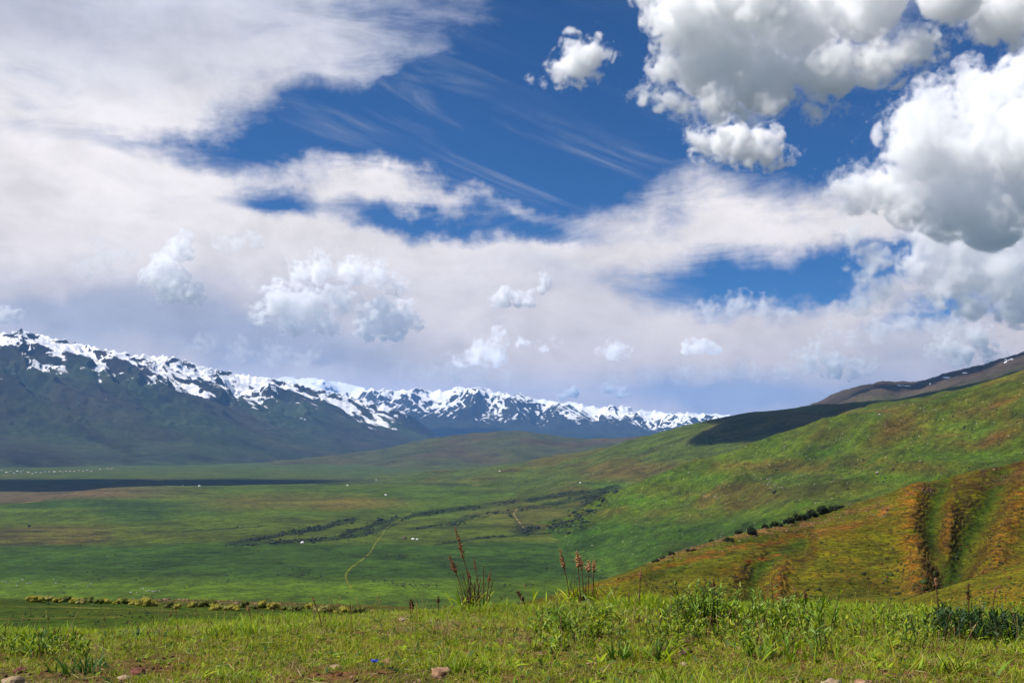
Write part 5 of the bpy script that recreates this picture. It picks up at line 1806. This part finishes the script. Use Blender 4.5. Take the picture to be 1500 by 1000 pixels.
C_RK = [A_(150, 138, 124, 0.8), A_(176, 164, 148, 0.8), A_(120, 104, 92, 0.8)]
strew("hill_rubble", "green_hill", "pale loose rocks strewn over the green hill", [(1220, 645, 14, 6), (1200, 655, 30, 10), (1310, 600, 40, 10), (1390, 600, 30, 14), (1140, 700, 30, 8), (1130, 712, 10, 3), (1040, 725, 12, 3), (1300, 640, 140, 40), (1100, 690, 120, 30)], 420, 1.0, C_RK, 31)
strew("slope_rubble", "right_slope_hill", "pale rocks strewn over the wide slope", [(960, 690, 80, 18), (860, 705, 60, 8), (1000, 660, 50, 15)], 120, 1.5, C_RK, 32)
strew("crest_rubble", "gullied_hill", "pinkish stones along the crest of the gullied hill", [(980, 815, 14, 4), (1020, 803, 18, 4), (1050, 793, 14, 4), (1090, 785, 20, 4), (1150, 776, 26, 4), (1200, 765, 30, 6), (1250, 755, 30, 6), (1290, 740, 20, 6), (1470, 700, 20, 8), (1360, 718, 10, 4)], 1000, 0.15, [A_(150, 118, 92, 0.7), A_(128, 98, 74, 0.7), A_(170, 142, 116, 0.7)], 33)
strew("hill_tussocks", "gullied_hill", "small dark tussocks dotting the gullied hill", [(1000, 860, 60, 16), (1200, 830, 90, 24), (1300, 800, 60, 30), (1150, 870, 90, 14), (1450, 800, 50, 30), (1420, 760, 60, 40), (1330, 850, 60, 20)], 2600, 0.15, [A_(66, 84, 26), A_(84, 96, 30), A_(58, 66, 26), A_(120, 78, 36)], 34, 0.9, M_LEAF)
strew("mound_tussocks", "grassy_mound", "small green tussocks on the lower right mound", [(1450, 860, 50, 20), (1400, 880, 60, 12), (1500, 850, 40, 20)], 700, 0.06, [A_(66, 94, 22), A_(96, 116, 28), A_(140, 112, 46)], 35, 1.0, M_LEAF)
strew("bench_tussocks", "lower_bench_ground", "dark tussocks on the bench below the knoll", [(100, 895, 90, 8), (250, 900, 90, 6), (400, 897, 80, 4)], 160, 0.10, [A_(60, 84, 26), A_(90, 100, 36)], 36, 0.9, M_LEAF)
strew("bench_rubble", "lower_bench_ground", "brown stones on the rim of the bench", [(280, 878, 40, 2), (330, 881, 30, 3), (400, 884, 20, 2), (230, 879, 20, 2)], 420, 0.10, [A_(150, 120, 96, 0.8), A_(120, 96, 74, 0.8)], 37)


C_SHR = [A_(62, 70, 34, 0.7), A_(76, 82, 36, 0.7), A_(88, 74, 44, 0.7), A_(54, 66, 30, 0.7)]
strew("hill_shrubs", "green_hill", "low dark shrubs and tussocks dotted over the green hill", [(1150, 690, 40, 8), (1180, 660, 30, 6), (1250, 680, 20, 5), (1070, 705, 50, 8), (1330, 690, 80, 14), (1420, 640, 60, 16), (1300, 640, 60, 16), (1000, 735, 50, 8), (1400, 600, 60, 14), (1200, 730, 90, 12), (960, 715, 40, 8)], 2200, 0.85, C_SHR, 51, 0.8, M_LEAF)
strew("slope_shrubs", "right_slope_hill", "low dark shrubs and tussocks dotted over the wide slope", [(900, 690, 80, 14), (980, 670, 50, 14), (760, 710, 60, 10), (1050, 640, 40, 12), (850, 715, 50, 8)], 1200, 1.3, C_SHR, 52, 0.8, M_LEAF)
strew("low_hill_shrubs", "low_hills", "dark scrub dotted over the low hills", [(700, 655, 70, 6), (800, 655, 60, 5), (620, 662, 60, 5)], 400, 3.0, C_SHR, 53, 0.6, M_LEAF)


# ------------------------------------------------------------------ tracks on the valley floor
def ribbon(name, label, pts, width, col, lift=0.35, surf="valley_floor", step=4.0):
    S = SURF[surf]
    pts = np.array(pts, float)
    seg = np.hypot(np.diff(pts[:, 0]), np.diff(pts[:, 1])); cum = np.concatenate([[0], np.cumsum(seg)])
    n = max(int(cum[-1] / step), 3)
    t = np.linspace(0, cum[-1], n)
    px = np.interp(t, cum, pts[:, 0]) + 0.7 * gn2(t / 7, t * 0 + 3, 9); py = np.interp(t, cum, pts[:, 1])
    w = np.array([S.near(a, b) for a, b in zip(px, py)])
    d = np.gradient(w, axis=0); nrm = np.stack([d[:, 1], -d[:, 0], 0 * d[:, 0]], 1); nrm /= np.linalg.norm(nrm, axis=1)[:, None]
    wd = width * (1 + 0.3 * gn2(t / 5, t * 0, 8))[:, None] * 0.5
    v = np.concatenate([w - nrm * wd, w + nrm * wd]) + np.array([0, 0, lift])
    i = np.arange(n - 1)
    f = np.stack([i, i + 1, i + 1 + n, i + n], 1)
    me = mesh_np(name, v, f, M_FLOOR)
    set_attr(me, "col", np.tile(np.array(col), (len(v), 1)))
    tag(obj(name, me), label, None, None, "structure")


ribbon("dirt_path", "pale dirt track winding across the crop strip", [(516, 862), (508, 852), (506, 842), (512, 833), (524, 824), (534, 817), (543, 808), (547, 800), (553, 791), (560, 784), (563, 776), (572, 768), (586, 760), (600, 752), (607, 746)], 3.6, A_(118, 132, 52, 0.5))
ribbon("stream_bed_path", "pale gravel stream bed on the far meadow", [(758, 745), (752, 752), (757, 760), (764, 768), (768, 775)], 5, A_(160, 156, 128, 0.5))
ribbon("village_road", "pale road running into the village", [(-60, 699), (0, 697), (40, 693), (110, 690), (175, 687)], 20, A_(150, 138, 124, 0.7), 1.0)
ribbon("plain_edge_path", "pale rim track at the edge of the dark plain", [(-40, 739), (30, 737), (62, 733)], 10, A_(160, 144, 120, 0.7), 0.8)


# ------------------------------------------------------------------ dwellings
def flat_mat(name, c, rough=0.8):
    m, nb, out = new_mat(name)
    p = nb.node("ShaderNodeTexCoord").outputs["Object"]
    n = nb.noise(p, 2.0, 4, 0.6)
    bs = nb.node("ShaderNodeBsdfPrincipled")
    nb.put(bs.inputs["Base Color"], nb.vm("SCALE", c, scale=nb.lin(n, 0.3, 0.7, 0.85, 1.1)))
    bs.inputs["Roughness"].default_value = rough
    nb.l.new(bs.outputs[0], out.inputs[0])
    return m


M_FELT = flat_mat("white_felt", (0.78, 0.77, 0.74)); M_WALLW = flat_mat("whitewash", (0.72, 0.70, 0.66)); M_ROOFR = flat_mat("red_roof", (0.30, 0.09, 0.06)); M_ROOFG = flat_mat("grey_roof", (0.34, 0.35, 0.38), 0.5)
M_DARKW = flat_mat("dark_timber", (0.10, 0.07, 0.055)); M_DOOR = flat_mat("painted_door", (0.10, 0.16, 0.22)); M_COW = flat_mat("dark_hide", (0.035, 0.026, 0.02)); M_COW2 = flat_mat("red_hide", (0.13, 0.06, 0.03)); M_SHEEP = flat_mat("fleece", (0.55, 0.52, 0.46))


def lathe(profile, n=14):
    v, f = [], []
    for r, z in profile:
        v += [(r * math.cos(2 * math.pi * k / n), r * math.sin(2 * math.pi * k / n), z) for k in range(n)]
    for i in range(len(profile) - 1):
        for k in range(n):
            f.append((i * n + k, i * n + (k + 1) % n, (i + 1) * n + (k + 1) % n, (i + 1) * n + k))
    return np.array(v), np.array(f)


def box(x0, x1, y0, y1, z0, z1):
    v = np.array([(x, y, z) for x in (x0, x1) for y in (y0, y1) for z in (z0, z1)], float)
    return v, np.array([(0, 1, 3, 2), (4, 6, 7, 5), (0, 4, 5, 1), (2, 3, 7, 6), (0, 2, 6, 4), (1, 5, 7, 3)])


YW = mesh_np("wall", *lathe([(3.0, -0.3), (3.05, 0.8), (3.0, 1.6)]), M_FELT)
YR = mesh_np("roof", *lathe([(3.12, 1.5), (2.6, 2.2), (1.6, 2.9), (0.7, 3.3), (0.0, 3.4)]), M_FELT)
YD = mesh_np("door", *box(-0.5, 0.5, -3.2, -2.95, 0.0, 1.5), M_DOOR)


def yurt(label, px, py, k=1.0, group="white yurts on the pastures", surf="valley_floor"):
    c = SURF[surf].near(px, py)
    t = thing("yurt", label, "yurt", c, rnd.uniform(-0.6, 0.6), group)
    for nm, me in (("wall", YW), ("roof", YR), ("door", YD)):
        obj(nm, me, t).scale = (k, k, k)
    return t


def gable(w, d, h, rise, over=0.4):
    v = np.array([(-w / 2 - over, -d / 2 - over, h), (w / 2 + over, -d / 2 - over, h), (w / 2 + over, d / 2 + over, h), (-w / 2 - over, d / 2 + over, h), (-w / 2 - over, 0, h + rise), (w / 2 + over, 0, h + rise)], float)
    return v, [np.array([(0, 3, 4), (1, 5, 2)]), np.array([(0, 4, 5, 1), (3, 2, 5, 4), (0, 1, 2, 3)])]


HOUSE = {}
def house(label, px, py, w, d, h, wall, roof, rot, group=None, surf="valley_floor"):
    c = SURF[surf].near(px, py)
    t = thing("house", label, "house", c, rot, group)
    key = (w, d, h, wall.name, roof.name)
    if key not in HOUSE:
        wv, wf = box(-w / 2, w / 2, -d / 2, d / 2, -1.0, h)
        gv, gf = gable(w, d, h + 0.02, h * 0.5)
        HOUSE[key] = (mesh_np("wall", wv, wf, wall), mesh_np("roof", gv, gf, roof), mesh_np("door", *box(-0.6, 0.6, -d / 2 - 0.08, -d / 2 + 0.02, 0, 2.0), M_DOOR),
                      [mesh_np("window", *box(x - 0.6, x + 0.6, -d / 2 - 0.06, -d / 2 + 0.02, 1.0, 2.1), M_DOOR) for x in (-w * 0.3, w * 0.3)])
    a = HOUSE[key]
    obj("wall", a[0], t); obj("roof", a[1], t); obj("door", a[2], t)
    for m in a[3]:
        obj("window", m, t)
    return t


house("dark timber house beside two white yurts on the valley floor", 592, 789, 12, 7, 3.2, M_DARKW, M_DARKW, 0.15)
yurt("white yurt right beside the dark timber house", 605, 790, 1.25)
yurt("white yurt second from the dark timber house", 611, 790, 0.9)
yurt("white yurt alone on the rim above the dark plain", 292, 712, 1.7)
yurt("white yurt in the shaded strip of plain", 551, 703, 1.4)
yurt("white yurt at the right end of the shaded plain", 509, 711, 1.4)
yurt("low white tent on the pasture behind the streams", 565, 725, 1.6)
yurt("white yurt high on the pasture below the low hills", 732, 690, 1.4, surf="right_slope_hill")
yurt("white yurt at the foot of the wide slope", 850, 707, 1.3, surf="right_slope_hill")
yurt("pale yurt at the left of the shaded plain", 268, 711, 1.2)
yurt("pale tent where the stream thickets thin out to the right", 906, 720, 1.1, surf="right_slope_hill")
yurt("grey-white tent by the left end of the stream thickets", 443, 795, 1.3)

VG = "houses of the village at the foot of the range"
r_ = random.Random(4)
VH = [(10, 692), (16, 690), (21, 693), (26, 690), (31, 691), (35, 689), (42, 692), (48, 694), (53, 692), (60, 692), (66, 691), (72, 691), (80, 691), (88, 690), (92, 691), (97, 690), (103, 690), (109, 690), (116, 689), (122, 690), (128, 689), (134, 690), (147, 687), (158, 686), (162, 687), (165, 685), (3, 689), (-12, 692)]
VK = [(14, 8, 4, M_WALLW, M_ROOFG), (16, 9, 4, M_WALLW, M_ROOFR), (22, 10, 4, M_WALLW, M_WALLW)]
for i, (px, py) in enumerate(VH):
    k = 1 if 85 < px < 118 or px > 150 or i % 4 == 1 else (0 if i % 3 else 2)
    lab = {0: "white house with a grey roof in the far village", 1: "house with a red roof in the far village", 2: "long all-white building in the far village"}[k]
    house(lab, px, py, *VK[k], r_.uniform(-0.5, 0.5), VG)


# ------------------------------------------------------------------ the lone tree
def lone_tree():
    c = SURF["valley_floor"].near(43, 773)
    t = thing("tree", "lone round dark tree at the edge of the brown field", "tree", c)
    p = Plant(); p.stem([(0, 0, -0.5), (0.1, 0, 2.0), (0.0, 0.1, 4.5)], 0.5, 0.2, A_(70, 54, 42), 6)
    for a in range(5):
        p.stem([(0, 0, 2.2 + 0.3 * a), (1.2 * math.cos(a * 1.4), 1.2 * math.sin(a * 1.4), 4.2 + 0.3 * a), (2.2 * math.cos(a * 1.4), 2.2 * math.sin(a * 1.4), 6)], 0.2, 0.05, A_(70, 54, 42), 5)
    obj("trunk", p.mesh("trunk", M_STRAW), t)
    o = obj("crown", bush_mesh("crown", 91, 900, C_JUN, 0.14, 1.0), t)
    o.scale = (4.6, 4.6, 6.5); o.location = (0, 0, 1.8)


lone_tree()


# ------------------------------------------------------------------ grazing animals
def animal_mesh(name, mat, L=2.2, H=1.4):
    p = Plant()
    k = np.array(mat)
    p.lump((0, 0, H * 0.66), 1.0, (1, 1, 1), ICO2, 0.04)
    v = np.array(p.v); n0 = len(v)
    v[:n0] = (v[:n0] - np.array([0, 0, H * 0.66])) * np.array([L * 0.42, L * 0.16, H * 0.27]) + np.array([0, 0, H * 0.66])
    p.v = list(v)
    for x in (-0.3, 0.3):
        for y in (-0.1, 0.1):
            p.stem([(x * L, y * L, H * 0.6), (x * L, y * L, H * 0.3), (x * L * 1.02, y * L, -0.05)], 0.11, 0.06, (1, 1, 1), 5)
    p.stem([(L * 0.36, 0, H * 0.78), (L * 0.5, 0, H * 0.6), (L * 0.58, 0, H * 0.35)], 0.22, 0.14, (1, 1, 1), 6)       # neck reaching down
    p.stem([(L * 0.55, 0, H * 0.42), (L * 0.62, 0, H * 0.2), (L * 0.64, 0, H * 0.06)], 0.15, 0.09, (1, 1, 1), 6)     # head
    p.stem([(-L * 0.4, 0, H * 0.8), (-L * 0.46, 0, H * 0.5), (-L * 0.46, 0, H * 0.3)], 0.05, 0.03, (1, 1, 1), 4)
    me = mesh_np(name, np.array(p.v), [np.array(p.f3), np.array(p.f4)], mat, smooth=True)
    return me


COW = [animal_mesh("grazing_cow", M_COW), animal_mesh("grazing_cow", M_COW2)]
SHP = animal_mesh("grazing_sheep", M_SHEEP, 1.3, 0.9)


def herd(name, me, label, group, cat, cx, cy_, rx, ry, n, seed, scale=1.0):
    r = np.random.RandomState(seed)
    for i in range(n):
        px, py = cx + rx * r.uniform(-1, 1), cy_ + ry * r.normal() * 0.5
        c = SURF["valley_floor"].near(px, py)
        o = obj(name, me[i % len(me)], None, (c[0], c[1], c[2]))
        o.rotation_euler = (0, 0, r.uniform(0, 6.28))
        k = scale * 1.7 * r.uniform(0.85, 1.15)
        o.scale = (k, k, k)
        tag(o, label, cat, group)


herd("grazing_cow", COW[:1], "dark cow in the upper herd strung out right of the dirt track", "upper herd right of the dirt track", "cow", 575, 815, 55, 5, 30, 1)
herd("grazing_cow", COW[:1], "dark cow in the herd left of the dirt track", "herd left of the dirt track", "cow", 450, 842, 28, 4, 24, 2)
herd("grazing_cow", COW[:1], "dark cow in the small group right of the track's lower bend", "small group right of the track's lower bend", "cow", 562, 852, 16, 4, 12, 3)
herd("grazing_cow", COW[:1], "dark cow in the lowest herd near the bright meadow edge", "lowest herd near the bright meadow edge", "cow", 605, 858, 24, 4, 18, 4)
herd("grazing_cow", COW[:1], "dark cow in the line grazing just above the track's middle bend", "line above the track's middle bend", "cow", 512, 812, 22, 1.5, 12, 5)
herd("grazing_cow", COW[:1], "dark cow far left on the crop strip", "scattered cattle far left of the dirt track", "cow", 405, 838, 14, 4, 6, 6)
for (px, py, n, lab, grp) in ((18, 850, 5, "pale sheep in the loose flock at the left edge of the meadow", "loose flock at the left edge of the meadow"), (122, 858, 4, "pale sheep in the small flock above the row of bushes", "small flock above the row of bushes"), (212, 866, 10, "pale sheep in the tight flock close above the bushes", "tight flock close above the bushes"), (60, 853, 4, "pale sheep straying between two flocks", "strays between two flocks")):
    herd("grazing_sheep", [SHP], lab, grp, "sheep", px, py, 22, 5, n, 70 + px, 1.5)
